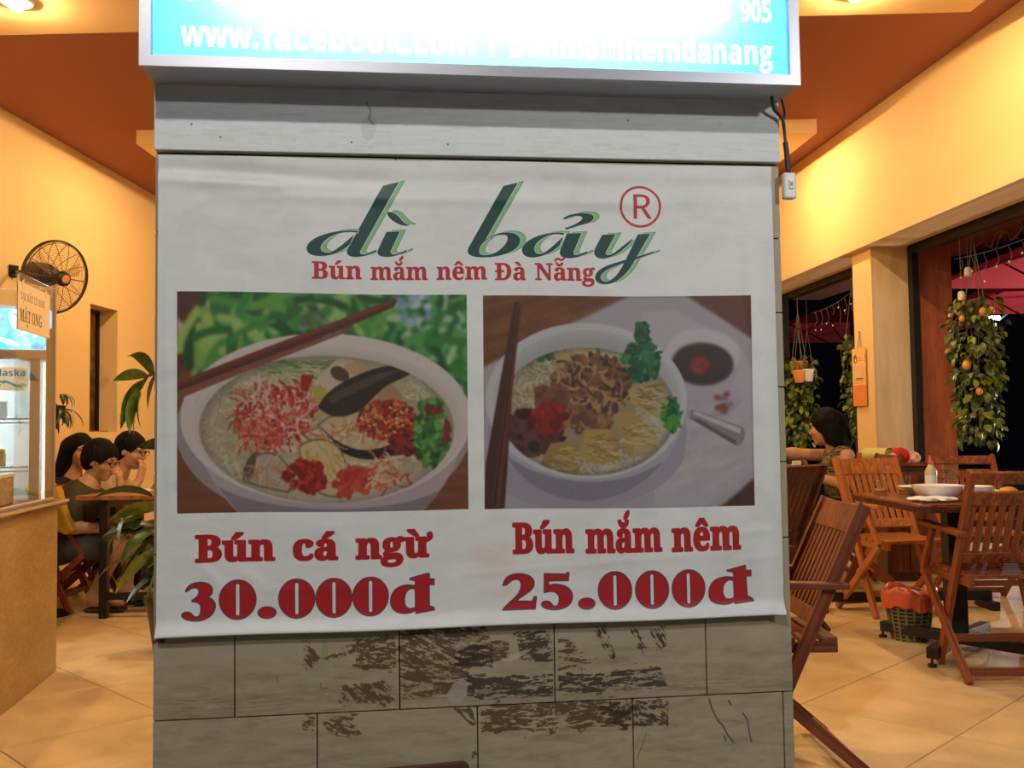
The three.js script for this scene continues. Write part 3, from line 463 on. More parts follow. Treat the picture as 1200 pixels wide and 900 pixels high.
  const creases = [ // from, to (u, v from the top left, metres), width, height
    [0, 0.030, 0.55, 0.055, 0.016, -0.006], [0.5, 0.052, 1.6, 0.058, 0.020, -0.0045], [0.0, 0.062, 0.30, 0.075, 0.012, 0.0055], [0.2, 0.10, 1.2, 0.105, 0.012, 0.003], [0.9, 0.11, 1.5, 0.09, 0.02, 0.003],
    [0.10, 1.02, 0.17, 1.09, 0.010, 0.0035], [0.20, 1.035, 0.27, 1.08, 0.010, 0.003], [0.0, 1.09, 0.6, 1.085, 0.008, 0.002], [0.6, 1.075, 1.5, 1.02, 0.006, 0.0018], [1.50, 0.90, 1.42, 1.08, 0.02, 0.004], [1.52, 0.2, 1.56, 0.9, 0.015, 0.003], [0.02, 0.3, 0.03, 0.9, 0.010, 0.0025], [0.05, 0.15, 0.11, 0.11, 0.012, 0.003], [1.46, 0.98, 1.59, 0.97, 0.008, 0.0025], [1.47, 1.05, 1.59, 1.04, 0.007, 0.002], [0.0, 0.62, 0.06, 0.63, 0.005, 0.0015], [0.0, 0.69, 0.05, 0.69, 0.005, 0.0015]];
  for (let i = 0; i < p.count; i++) {
    const s = p.getX(i) + 0.5, t = 0.5 - p.getY(i), x = s * 1.594, y = t * 1.19;
    let z = 0.007 + 0.0022 * (vnoise(x * 3.1, y * 2.3, 3, 1e6) - 0.5) + 0.0012 * (vnoise(x * 9, y * 9, 5, 1e6) - 0.5);
    for (const [ax, ay, bx2, by, w, hgt] of creases) { const dx = bx2 - ax, dy = by - ay, q = Math.max(0, Math.min(1, ((x - ax) * dx + (y - ay) * dy) / (dx * dx + dy * dy))), ex = x - ax - dx * q, ey = y - ay - dy * q; z += hgt * Math.exp(-(ex * ex + ey * ey) / (w * w)) * (1 - 0.5 * Math.abs(2 * q - 1)); }
    z += 0.020 * Math.max(0, (y - 1.145) / 0.045) ** 2; // bottom hem lifts off
    z += 0.010 * Math.max(0, (x - 1.56) / 0.034) ** 2 * Math.min(1, y);
    const wob = 0.004 * Math.max(0, y - 0.75) * (s > 0.97 ? -1 : 0);
    p.setXYZ(i, U0 + x + wob, V0 - y + 0.0015 * Math.sin(x * 9), z + 0.002);
  }
  geo.computeVertexNormals();
  part('printed_sheet', geo, std({ map: tex, roughness: 0.48, side: THREE.DoubleSide }), b);
  const hem = part('hem', tube(Array.from({ length: 24 }, (_, i) => [U0 + 0.006 + i / 23 * 1.575, V1 + 0.0015 * Math.sin(i / 23 * 1.575 * 9) + 0.001, 0.0265]), 0.0032, 48, 6), std({ color: lin(0.60, 0.58, 0.55), roughness: 0.6 }), b);
}
// ---------- light box sign over the pillar ----------
{
  const t = thing('light_box_sign', 'lit blue and white light box sign with metal frame above the banner', 'sign', [...PIL], PT);
  const L = -0.787, Rr = 0.855, B = 1.962, Tp = 3.02, D = 0.125, f = 0.027, w = Rr - L, cx = (L + Rr) / 2, cy = (B + Tp) / 2;
  const mitre = (pts) => new THREE.ExtrudeGeometry(new THREE.Shape(pts.map(([x, y]) => new THREE.Vector2(x, y))), { depth: 0.014, bevelEnabled: true, bevelSize: 0.0015, bevelThickness: 0.003, bevelSegments: 2 }).translate(0, 0, D - 0.004);
  part('frame_rail', mitre([[L, B], [Rr, B], [Rr - f, B + f], [L + f, B + f]]), M.steel, t); part('frame_rail', mitre([[L, Tp], [Rr, Tp], [Rr - f, Tp - f], [L + f, Tp - f]].reverse()), M.steel, t);
  part('frame_rail', mitre([[L, B], [L + f, B + f], [L + f, Tp - f], [L, Tp]]), M.steel, t); part('frame_rail', mitre([[Rr, B], [Rr, Tp], [Rr - f, Tp - f], [Rr - f, B + f]]), M.steel, t);
  part('housing', [bx(w - 0.006, 0.004, D, cx, B + 0.004, D / 2), bx(w - 0.006, 0.004, D, cx, Tp - 0.004, D / 2), bx(0.004, Tp - B - 0.01, D, L + 0.004, cy, D / 2), bx(0.004, Tp - B - 0.01, D, Rr - 0.004, cy, D / 2), bx(w - 0.01, Tp - B - 0.01, 0.004, cx, cy, 0.008)], M.zinc, t);
  part('reflector', bx(w - 0.02, Tp - B - 0.02, 0.003, cx, cy, 0.0125), M.whitePaint, t);
  const W = 2048, H = 1280, [c, g] = canvas(W, H), k = W / (w - 2 * f), X = (u) => (u - L - f) * k, Y = (v) => (Tp - f - v) * k;
  g.fillStyle = '#4ba7e3'; g.fillRect(0, 0, W, H);
  g.fillStyle = '#ffffff'; g.font = 'bold 100px sans-serif';
  const line = (s, u0, u1, v, cap) => { const m = g.measureText(s); g.save(); g.translate(X(u0), Y(v)); g.scale((X(u1) - X(u0)) / m.width, cap * k / 71); g.fillText(s, 0, 0); g.restore(); };
  line('www.', -0.69, -0.505, 2.035, 0.062); line('facebook.com', -0.502, 0.02, 2.035, 0.062); line('/', 0.05, 0.075, 2.035, 0.062); line('bunmamnemdanang', 0.10, 0.785, 2.035, 0.062);
  line('905', 0.70, 0.785, 2.145, 0.056); line('84', 0.60, 0.675, 2.145, 0.056); line('ĐT:', -0.69, -0.55, 2.145, 0.056);
  const face = bx(w - 2 * f + 0.01, Tp - B - 2 * f + 0.01, 0.002, cx, cy, D - 0.003), uv = face.attributes.uv, fp = face.attributes.position;
  for (let i = 0; i < fp.count; i++) uv.setXY(i, X(fp.getX(i)) / W, 1 - Y(fp.getY(i)) / H);
  const tex = ctex(c, true, false);
  part('sign_panel', new THREE.PlaneGeometry(w - 2 * f + 0.01, Tp - B - 2 * f + 0.01).translate(cx, cy, D - 0.003), (() => { const m = new THREE.MeshPhysicalMaterial({ map: tex, roughness: 1, transmission: 0.75, thickness: 0, ior: 1.2 }); return m; })(), t);
  // fluorescent tubes inside
  for (const y of [2.20, 2.46, 2.72]) {
    part('fluorescent_tube', rod([cx - 0.62, y, 0.05], [cx + 0.62, y, 0.05], 0.013, 12), std({ color: lin(0.9, 0.9, 0.9), emissive: lin(0.92, 0.97, 1), emissiveIntensity: SIGN_GLOW }), t);
    for (const s of [-0.63, 0.63]) part('tube_holder', bx(0.02, 0.05, 0.03, cx + s, y, 0.035), M.whitePlastic, t);
    for (const s of [-0.54, -0.36, -0.18, 0, 0.18, 0.36, 0.54]) { const l = new THREE.PointLight(COOL, SIGN_CD); l.position.set(cx + s, y, 0.075); l.castShadow = true; t.add(l); }
  }
}
// ---------- cable and inline switch ----------
{
  const t = thing('inline_switch', 'small white rocker switch hanging on a black cable beside the banner', 'switch', [...PIL], PT);
  const [c, g] = canvas(64, 64); g.fillStyle = '#c9c7c2'; g.fillRect(0, 0, 64, 64);
  part('switch_body', bx(0.036, 0.072, 0.024, 0.866, 1.729, 0.020, 0.007), M.whitePlastic, t);
  part('rocker', bx(0.013, 0.026, 0.008, 0.867, 1.732, 0.033, 0.003), std({ color: lin(0.8, 0.8, 0.78), roughness: 0.3 }), t);
  part('red_mark', bx(0.006, 0.012, 0.003, 0.867, 1.732, 0.0372, 0.001), std({ color: lin(0.55, 0.16, 0.05), roughness: 0.4 }), t, 'orange red mark on the rocker');
  part('cable', tube([[0.812, 1.962, 0.05], [0.826, 1.935, 0.03], [0.853, 1.912, 0.02], [0.861, 1.87, 0.014], [0.864, 1.82, 0.015], [0.866, 1.765, 0.018]], 0.0042, 30, 6), M.black, t);
  part('cable', tube([[0.848, 1.962, 0.03], [0.862, 1.93, 0.015], [0.858, 1.90, 0.012], [0.864, 1.86, 0.012], [0.866, 1.80, 0.014], [0.867, 1.766, 0.018]], 0.0035, 30, 6), M.black, t);
  part('tape_wrap', tube([[0.862, 1.85, 0.014], [0.865, 1.81, 0.015], [0.866, 1.768, 0.018]], 0.0075, 14, 8), M.black, t);
}
// ---------- maroon board at the foot ----------
{
  const t = thing('maroon_board', 'dark maroon board with rounded corners standing against the foot of the pillar', 'board', [PIL[0], -0.45, PIL[2]], PT);
  const s = new THREE.Shape(); const x0 = -0.60, x1 = -0.012, y0 = 0.0, y1 = 0.703, r = 0.02;
  s.moveTo(x0 + r, y0); s.lineTo(x1 - r, y0); s.quadraticCurveTo(x1, y0, x1, y0 + r); s.lineTo(x1, y1 - r); s.quadraticCurveTo(x1, y1, x1 - r, y1); s.lineTo(x0 + r, y1 - 0.02); s.quadraticCurveTo(x0, y1 - 0.02, x0, y1 - r - 0.02); s.lineTo(x0, y0 + r); s.quadraticCurveTo(x0, y0, x0 + r, y0);
  part('panel', new THREE.ExtrudeGeometry(s, { depth: 0.012, bevelEnabled: true, bevelSize: 0.002, bevelThickness: 0.002, bevelSegments: 1 }).translate(0, 0, 0.006), std({ color: lin(0.10, 0.02, 0.016), roughness: 0.4 }), t);
  part('foot_strip', bx(0.55, 0.03, 0.06, -0.306, 0.015, 0.05, 0.006), M.black, t);
}
// ---------- figures: distance fields meshed with surface nets ----------
const CLAMP = THREE.MathUtils.clamp;
function cone(p, [a, b, ra, rb]) {
  const bx_ = b[0] - a[0], by = b[1] - a[1], bz = b[2] - a[2], px = p[0] - a[0], py = p[1] - a[1], pz = p[2] - a[2];
  const t = CLAMP((px * bx_ + py * by + pz * bz) / (bx_ * bx_ + by * by + bz * bz + 1e-9), 0, 1);
  return Math.hypot(px - bx_ * t, py - by * t, pz - bz * t) - (ra + (rb - ra) * t);
}
const smin = (a, b, k) => { const h = Math.max(k - Math.abs(a - b), 0) / k; return Math.min(a, b) - h * h * k * 0.25; };
const ellip = (x, y, z, rx, ry, rz) => { const k = Math.hypot(x / rx, y / ry, z / rz); return (k - 1) * Math.min(rx, ry, rz); };
function nets(f, lo, hi, c) {
  const n = [0, 1, 2].map((i) => Math.ceil((hi[i] - lo[i]) / c) + 2), [nx, ny, nz] = n, id = (x, y, z) => x + nx * (y + ny * z), D = new Float32Array(nx * ny * nz), at = new Int32Array(nx * ny * nz).fill(-1), pos = [], idx = [];
  for (let z = 0; z < nz; z++) for (let y = 0; y < ny; y++) for (let x = 0; x < nx; x++) D[id(x, y, z)] = f([lo[0] + x * c, lo[1] + y * c, lo[2] + z * c]);
  const E = [[0, 1], [2, 3], [4, 5], [6, 7], [0, 2], [1, 3], [4, 6], [5, 7], [0, 4], [1, 5], [2, 6], [3, 7]];
  for (let z = 0; z < nz - 1; z++) for (let y = 0; y < ny - 1; y++) for (let x = 0; x < nx - 1; x++) {
    const v = []; let m = 0; for (let k = 0; k < 8; k++) { v[k] = D[id(x + (k & 1), y + ((k >> 1) & 1), z + (k >> 2))]; if (v[k] < 0) m++; }
    if (m === 0 || m === 8) continue;
    let sx = 0, sy = 0, sz = 0, q = 0;
    for (const [a, b] of E) if ((v[a] < 0) !== (v[b] < 0)) { const t = v[a] / (v[a] - v[b]); sx += (a & 1) + t * ((b & 1) - (a & 1)); sy += ((a >> 1) & 1) + t * (((b >> 1) & 1) - ((a >> 1) & 1)); sz += (a >> 2) + t * ((b >> 2) - (a >> 2)); q++; }
    at[id(x, y, z)] = pos.length / 3; pos.push(lo[0] + (x + sx / q) * c, lo[1] + (y + sy / q) * c, lo[2] + (z + sz / q) * c);
  }
  for (let z = 1; z < nz - 1; z++) for (let y = 1; y < ny - 1; y++) for (let x = 1; x < nx - 1; x++) {
    const d0 = D[id(x, y, z)] < 0;
    for (const [ex, ey, ez, a, b, cc, d] of [[1, 0, 0, id(x, y - 1, z - 1), id(x, y, z - 1), id(x, y, z), id(x, y - 1, z)], [0, 1, 0, id(x - 1, y, z - 1), id(x - 1, y, z), id(x, y, z), id(x, y, z - 1)], [0, 0, 1, id(x - 1, y - 1, z), id(x, y - 1, z), id(x, y, z), id(x - 1, y, z)]]) {
      const d1 = D[id(x + ex, y + ey, z + ez)] < 0; if (d0 === d1) continue;
      const q = [at[a], at[b], at[cc], at[d]]; if (q.some((i) => i < 0)) continue;
      if (d0) idx.push(q[0], q[1], q[2], q[0], q[2], q[3]); else idx.push(q[0], q[2], q[1], q[0], q[3], q[2]);
    }
  }
  const g = new THREE.BufferGeometry(), N = [], e = c * 0.5;
  for (let i = 0; i < pos.length; i += 3) { const p = [pos[i], pos[i + 1], pos[i + 2]], s = (k, t) => { const r = [...p]; r[k] += t; return f(r); }, v = V(s(0, e) - s(0, -e), s(1, e) - s(1, -e), s(2, e) - s(2, -e)).normalize(); N.push(v.x, v.y, v.z); }
  g.setAttribute('position', new THREE.Float32BufferAttribute(pos, 3)); g.setAttribute('normal', new THREE.Float32BufferAttribute(N, 3)); g.setAttribute('uv', new THREE.Float32BufferAttribute(Array.from({ length: pos.length / 3 }, (_, i) => [(pos[i * 3] + pos[i * 3 + 2]) * 3, pos[i * 3 + 1] * 3]).flat(), 2)); g.setIndex(idx);
  return g;
}
function bonesField(bones, k = 0.03) { return (p) => { let d = 9; for (const b of bones) d = smin(d, cone(p, b), k); return d; }; }
function bounds(bones, pad = 0.04) { const lo = [9, 9, 9], hi = [-9, -9, -9]; for (const [a, b, ra, rb] of bones) for (let i = 0; i < 3; i++) { const r = Math.max(ra, rb) + pad; lo[i] = Math.min(lo[i], a[i] - r, b[i] - r); hi[i] = Math.max(hi[i], a[i] + r, b[i] + r); } return [lo, hi]; }
const meshBones = (bones, cell, k) => nets(bonesField(bones, k), ...bounds(bones), cell);
// a hand: palm and five fingers that curl towards n
function handBones(w, d, n, curl) {
  const D = V(...d).normalize(), N = V(...n).normalize(), S = D.clone().cross(N).normalize(), P = (a, b, c) => V(...w).addScaledVector(D, a).addScaledVector(S, b).addScaledVector(N, c).toArray(), out = [];
  for (const s of [-0.026, -0.009, 0.009, 0.026]) out.push([P(0, s * 0.5, 0), P(0.082, s, 0), 0.017, 0.013]);
  [[-0.028, 0.060], [-0.010, 0.072], [0.009, 0.068], [0.027, 0.052]].forEach(([s, L], i) => {
    const c = curl * (0.9 + i * 0.08), a0 = P(0.086, s, 0); let x = 0.086, y = 0, ang = 0, prev = a0;
    [0.46, 0.30, 0.24].forEach((q, j) => { ang += c * (j ? 0.7 : 0.5); x += Math.cos(ang) * L * q; y += Math.sin(ang) * L * q; const nx = P(x, s, y); out.push([prev, nx, 0.0092 - j * 0.0008, 0.0086 - j * 0.0009]); prev = nx; });
  });
  const t0 = P(0.025, -0.026, 0.004), t1 = P(0.058, -0.055, 0.018), t2 = P(0.083, -0.058, 0.034); out.push([t0, t1, 0.013, 0.0105], [t1, t2, 0.0105, 0.0085]);
  return out;
}
const eyeMat = std({ color: lin(0.02, 0.012, 0.01), roughness: 0.2 }), lipMat = std({ color: lin(0.32, 0.11, 0.08), roughness: 0.5 });
function person(label, pos, turn, o) {
  const t = thing('person', label, 'person', [pos[0], 0, pos[1]], turn);
  const H = o.head, q = new THREE.Quaternion().setFromEuler(new THREE.Euler(H.pitch ?? 0, H.yaw ?? 0, H.roll ?? 0, 'YXZ')), qi = q.clone().invert(), hv = V(0, 0, 0);
  const toHead = (p) => { hv.set(p[0] - H.c[0], p[1] - H.c[1], p[2] - H.c[2]).applyQuaternion(qi); return hv; };
  const fromHead = (x, y, z) => V(x, y, z).applyQuaternion(q).add(V(...H.c)).toArray();
  const neck = [fromHead(0, -0.075, -0.02), o.neck, 0.045, 0.056];
  const headF = (p) => {
    const v = toHead(p), x = Math.abs(v.x);
    let d = ellip(v.x, v.y - 0.025, v.z + 0.012, 0.076, 0.092, 0.094);
    d = smin(d, ellip(v.x, v.y + 0.058, v.z - 0.026, 0.054, 0.058, 0.058), 0.045);
    d = smin(d, ellip(v.x, v.y + 0.098, v.z - 0.062, 0.022, 0.018, 0.018), 0.03);
    d = smin(d, cone([v.x, v.y, v.z], [[0, 0.012, 0.086], [0, -0.030, 0.106], 0.008, 0.012]), 0.018);
    d = smin(d, ellip(x - 0.013, v.y + 0.034, v.z - 0.094, 0.009, 0.008, 0.009), 0.012);
    d = smin(d, ellip(x - 0.030, v.y - 0.026, v.z - 0.074, 0.026, 0.010, 0.012), 0.02);
    d = smin(d, ellip(v.x, v.y + 0.066, v.z - 0.080, 0.024, 0.012, 0.014), 0.014);
    d = smin(d, ellip(x - 0.040, v.y + 0.028, v.z - 0.060, 0.022, 0.022, 0.020), 0.03);
    d = Math.max(d, -ellip(x - 0.031, v.y - 0.004, v.z - 0.098, 0.017, 0.011, 0.014));
    d = smin(d, ellip(x - 0.077, v.y + 0.008, v.z + 0.008, 0.010, 0.030, 0.019), 0.008);
    return smin(d, cone(p, neck), 0.03);
  };
  const body = [nets(bonesField([...o.torso, ...o.limbs, neck], 0.035), ...bounds([...o.torso, ...o.limbs, neck]), 0.014)];
  { const b = bounds([[H.c, H.c, 0.13, 0.13], neck], 0.01); body.push(nets(headF, ...b, 0.0055)); }
  for (const h of o.hands) { const hb = handBones(...h); body.push(meshBones(hb, 0.0055, 0.012)); }
  const m = part('body', body, o.skin ?? M.skin, t);
  for (const s of [-1, 1]) { part('eye', ball(0.0105, ...fromHead(s * 0.031, 0.003, 0.083), 1, 0.7, 0.8, 8), eyeMat, m); part('eyebrow', tube([fromHead(s * 0.014, 0.026, 0.092), fromHead(s * 0.03, 0.032, 0.088), fromHead(s * 0.05, 0.024, 0.074)], 0.0035, 8, 5), M.hair, m); }
  part('mouth', ball(0.02, ...fromHead(0, -0.066, 0.0905), 1, 0.28, 0.4, 10).applyMatrix4(new THREE.Matrix4()), lipMat, m);
  const hairF = (p) => {
    const v = toHead(p), x = Math.abs(v.x), w = 0.006 * (vnoise(v.x * 55 + 9, v.z * 55 + v.y * 30 + 9, 4, 1e6) - 0.5);
    let d = ellip(v.x, v.y - 0.032, v.z + 0.016, 0.090 + (o.hairBulk ?? 0), 0.100 + (o.hairBulk ?? 0), 0.106 + (o.hairBulk ?? 0)) + w;
    d = smin(d, ellip(v.x, v.y + 0.02, v.z + 0.055, 0.078, 0.07, 0.06), 0.02);
    const face = ellip(v.x, v.y + 0.055, v.z - 0.085, 0.088, 0.108 + (o.fringe ?? 0), 0.085), side = ellip(x - 0.085, v.y + 0.05, v.z - 0.018, 0.03, 0.055, 0.035);
    d = Math.max(d, -face, o.longHair ? -9 : -side);
    if (o.longHair) for (const b of o.longHair) d = smin(d, cone(p, b), 0.03);
    return Math.max(d, -headF(p) - 0.006);
  };
  { const bb = bounds([[H.c, H.c, 0.14, 0.14], ...(o.longHair ?? [])], 0.02); part('hair', nets(hairF, ...bb, 0.0065), M.hair, t); }
  for (const [name, bones, mat, lab] of o.clothes) part(name, meshBones(bones, 0.0125, 0.035), mat, t, lab);
  if (o.glasses) {
    const g = []; for (const s of [-1, 1]) { g.push(ring(0.021, 0.0024, 20).scale(1.15, 0.85, 1).applyQuaternion(q).translate(...fromHead(s * 0.031, 0.0, 0.103))); g.push(rod(fromHead(s * 0.055, 0.006, 0.100), fromHead(s * 0.080, 0.010, 0.0), 0.0028, 6)); }
    g.push(rod(fromHead(-0.010, 0.003, 0.105), fromHead(0.010, 0.003, 0.105), 0.0022, 6)); part('glasses', g, M.black, t, 'dark framed glasses');
  }
  for (const [name, g, mat] of o.extra ?? []) part(name, g, mat, t);
  return t;
}
const olive = std({ color: lin(0.055, 0.048, 0.026), roughness: 0.9 }), denim = std({ color: lin(0.085, 0.095, 0.125), roughness: 0.9, }), beige = std({ color: lin(0.52, 0.42, 0.25), roughness: 0.85 }), blackCloth = std({ color: lin(0.014, 0.011, 0.012), roughness: 0.8 }), brownCloth = std({ color: lin(0.07, 0.028, 0.018), roughness: 0.9 }), khaki = std({ color: lin(0.16, 0.13, 0.09), roughness: 0.9 });
const tweed = std({ map: noiseTex(128, [96, 82, 62], [[60, 60, 150], [30, 30, 60]], [1, 0.95, 0.8], 90), roughness: 0.9 });
const grow = (b, e) => b.map(([a, c, ra, rb]) => [a, c, ra + e, rb + e]);
const lerp3 = (a, b, t) => a.map((v, i) => v + (b[i] - v) * t);
const sandalMat = std({ color: lin(0.02, 0.016, 0.014), roughness: 0.7 });
const sandals = (s, y, z) => ['sandal', [bx(0.085, 0.018, 0.25, s, y - 0.026, z, 0.008), tube([[s - 0.04, y - 0.012, z + 0.02], [s, y + 0.04, z + 0.05], [s + 0.04, y - 0.012, z + 0.02]], 0.007, 12, 6)], sandalMat];
{ // man in olive tee, chin on hand
  const torso = [[[-0.06, 0.42, 0], [0.06, 0.42, 0], 0.12, 0.12], [[0, 0.44, 0.01], [0, 0.58, 0.07], 0.125, 0.12], [[0, 0.58, 0.07], [0, 0.69, 0.12], 0.12, 0.12], [[-0.11, 0.705, 0.125], [0.11, 0.705, 0.125], 0.065, 0.065], [[0, 0.70, 0.12], [0, 0.79, 0.18], 0.08, 0.055]];
  const near = [[-0.165, 0.70, 0.12], [-0.205, 0.535, 0.17], [-0.15, 0.515, 0.37]], far = [[0.165, 0.70, 0.13], [0.16, 0.60, 0.33], [0.06, 0.765, 0.345]];
  const leg = (s, k) => [[[s * 0.09, 0.40, 0.02], [s * 0.11, 0.415, 0.40], 0.085, 0.06], [[s * 0.11, 0.41, 0.40], [s * 0.09 + 0.02 * s, 0.13, 0.27 + k], 0.055, 0.038], [[s * 0.11, 0.10, 0.25 + k], [s * 0.11, 0.055, 0.42 + k], 0.036, 0.028], [[s * 0.11, 0.07, 0.24 + k], [s * 0.11, 0.06, 0.28 + k], 0.034, 0.034]];
  const legs = [...leg(-1, 0), ...leg(1, 0.10)];
  person('seated man in olive t-shirt and glasses leaning his chin on his hand', [-2.86, -6.13], Math.PI / 2, {
    neck: [0, 0.785, 0.175], torso, limbs: [[near[0], near[1], 0.048, 0.04], [near[1], near[2], 0.04, 0.027], [far[0], far[1], 0.048, 0.04], [far[1], far[2], 0.04, 0.027], ...legs], head: { c: [0, 0.935, 0.245], pitch: 0.30, yaw: -0.12 },
    hands: [[near[2], [0.15, 0.05, 1], [0, -1, 0], 0.5], [far[2], [-0.35, 0.75, 0.10], [-0.2, 0.2, -1], 0.9]], glasses: true, hairBulk: 0.008,
    clothes: [['t_shirt', grow([...torso.slice(1), [near[0], lerp3(near[0], near[1], 0.62), 0.058, 0.058], [far[0], lerp3(far[0], far[1], 0.6), 0.056, 0.056]], 0.012).map((b, i) => (i === 3 ? [b[0], lerp3(b[0], b[1], 0.45), b[2], b[3] - 0.004] : b)), olive], ['shorts', grow([torso[0], [legs[0][0], lerp3(legs[0][0], legs[0][1], 0.86), 0.085, 0.07], [legs[4][0], lerp3(legs[4][0], legs[4][1], 0.86), 0.085, 0.07]], 0.016), denim]],
    extra: [sandals(-0.11, 0.045, 0.33), sandals(0.11, 0.045, 0.43)],
  });
}
{ // woman with long hair in a black sleeveless top
  const torso = [[[-0.06, 0.42, -0.02], [0.06, 0.42, -0.02], 0.12, 0.12], [[0, 0.45, -0.01], [0, 0.68, 0.03], 0.115, 0.115], [[-0.10, 0.735, 0.035], [0.10, 0.735, 0.035], 0.058, 0.058], [[0, 0.70, 0.03], [0, 0.80, 0.055], 0.075, 0.05]];
  const near = [[-0.15, 0.725, 0.03], [-0.19, 0.53, 0.0], [-0.12, 0.56, 0.22]], far = [[0.15, 0.725, 0.03], [0.19, 0.53, 0.06], [0.10, 0.60, 0.26]];
  const legs = [-1, 1].flatMap((s) => [[[s * 0.09, 0.41, 0], [s * 0.10, 0.42, 0.38], 0.08, 0.055], [[s * 0.10, 0.41, 0.38], [s * 0.10, 0.08, 0.36], 0.05, 0.035], [[s * 0.10, 0.06, 0.36], [s * 0.10, 0.045, 0.50], 0.034, 0.026]]);
  person('seated woman with long dark hair in black sleeveless top beside the wall', [-3.24, -6.98], Math.PI / 2 - 0.2, {
    neck: [0, 0.80, 0.055], torso, limbs: [[near[0], near[1], 0.042, 0.035], [near[1], near[2], 0.035, 0.025], [far[0], far[1], 0.042, 0.035], [far[1], far[2], 0.035, 0.025], ...legs], head: { c: [0, 0.985, 0.135], pitch: 0.06, yaw: -0.5 },
    hands: [[near[2], [0.3, 0.1, 1], [0, -1, 0], 0.5], [far[2], [-0.2, 0.1, 1], [0, -1, 0], 0.5]],
    longHair: [[[0, 1.01, 0.06], [0, 0.76, -0.02], 0.08, 0.072], [[-0.075, 1.0, 0.06], [-0.10, 0.74, 0.0], 0.032, 0.03], [[0.06, 0.97, 0.08], [0.085, 0.74, 0.04], 0.035, 0.03]],
    clothes: [['top', grow(torso.slice(1, 3), 0.012), blackCloth], ['trousers', grow([torso[0], ...legs.filter((_, i) => i % 3 < 2)], 0.014), blackCloth]],
  });
}
{ // man in beige shirt
  const torso = [[[-0.06, 0.42, 0], [0.06, 0.42, 0], 0.125, 0.125], [[0, 0.46, 0.01], [0, 0.69, 0.13], 0.125, 0.125], [[-0.11, 0.745, 0.15], [0.11, 0.745, 0.15], 0.066, 0.066], [[0, 0.72, 0.14], [0, 0.84, 0.205], 0.085, 0.055]];
  const near = [[-0.165, 0.735, 0.15], [-0.20, 0.615, 0.30], [-0.07, 0.795, 0.375]], far = [[0.165, 0.735, 0.15], [0.20, 0.60, 0.30], [0.05, 0.775, 0.46]];
  const legs = [-1, 1].flatMap((s) => [[[s * 0.09, 0.41, 0], [s * 0.11, 0.43, 0.42], 0.085, 0.06], [[s * 0.11, 0.42, 0.42], [s * 0.11, 0.08, 0.40], 0.055, 0.038], [[s * 0.11, 0.06, 0.40], [s * 0.11, 0.045, 0.55], 0.036, 0.028]]);
  person('seated man in beige shirt holding his chin at the far side of the black table', [-2.87, -6.56], Math.PI / 2 - 0.05, {
    neck: [0, 0.835, 0.205], torso, limbs: [[near[0], near[1], 0.048, 0.04], [near[1], near[2], 0.04, 0.027], [far[0], far[1], 0.048, 0.04], [far[1], far[2], 0.04, 0.027], ...legs], head: { c: [0, 0.99, 0.285], pitch: 0.22, yaw: -0.05 },
    hands: [[near[2], [0.30, 0.85, 0.10], [0.1, 0.1, -1], 0.7], [far[2], [-0.2, 0.0, 1], [0, -1, 0], 0.4]], glasses: true,
    clothes: [['shirt', grow([...torso.slice(1, 3), [near[0], lerp3(near[0], near[1], 0.75), 0.06, 0.062], [far[0], lerp3(far[0], far[1], 0.75), 0.06, 0.062], [[0, 0.76, 0.15], [0, 0.80, 0.178], 0.07, 0.062]], 0.012), beige], ['trousers', grow([torso[0], ...legs.filter((_, i) => i % 3 < 2)], 0.014), khaki]],
  });
}
// ---------- wooden folding chairs ----------
function chair(label, [x, z], turn, mat, opt = {}) {
  const t = thing('folding_chair', label, 'chair', [x, 0, z], turn, opt.group);
  const k = opt.scale ?? 1, zs = (y) => 0.14 - 0.46 * y, add = (n, g, m2 = mat, p = t, lab) => part(n, g, m2, p, lab), X = V(1, 0, 0), Z = V(0, 0, 1);
  for (const s of [-1, 1]) {
    add('back_leg', bar([s * 0.195, 0.004, zs(0.004)], [s * 0.195, 0.89, zs(0.89)], 0.024, 0.044, X));
    add('front_leg', bar([s * 0.222, 0.004, -0.24], [s * 0.222, 0.42, 0.235], 0.024, 0.040, X));
    if (!opt.noArms) {
      add('armrest', bar([s * 0.212, 0.62, -0.20], [s * 0.212, 0.635, 0.25], 0.05, 0.022, X, 0.006), opt.armMat ?? mat);
      add('arm_support', bar([s * 0.222, 0.62, 0.10], [s * 0.222, 0.42, 0.235], 0.022, 0.034, X));
    }
    add('seat_rail', bar([s * 0.17, 0.41, -0.17], [s * 0.17, 0.41, 0.25], 0.024, 0.036, X));
  }
  const slab = (y0, y1, n, w = 0.37, th = 0.022) => add(n, bar([0, y0, zs(y0)], [0, y1, zs(y1)], w, th, X, 0.004));
  if (opt.gap) { slab(0.835, 0.885, 'top_rail'); slab(0.745, 0.80, 'upper_rail'); } else slab(0.79, 0.885, 'top_rail', 0.42, 0.024);
  slab(0.485, 0.535, 'lower_rail');
  const n = opt.slats ?? 8, yt = opt.gap ? 0.75 : 0.80;
  for (let i = 0; i < n; i++) { const sx = -0.165 + 0.33 * i / (n - 1); add('back_slat', bar([sx, 0.53, zs(0.53) + 0.002], [sx, yt, zs(yt) + 0.002], 0.026, 0.012, X, 0.002)); }
  for (let i = 0; i < 6; i++) add('seat_slat', bx(0.37, 0.018, 0.058, 0, 0.436, -0.14 + i * 0.072, 0.004));
  add('stretcher', bar([-0.195, 0.13, zs(0.13)], [0.195, 0.13, zs(0.13)], 0.034, 0.02, V(0, 1, 0)));
  add('stretcher', bar([-0.222, 0.045, -0.195], [0.222, 0.045, -0.195], 0.034, 0.02, V(0, 1, 0)));
  t.scale.setScalar(k);
  return t;
}
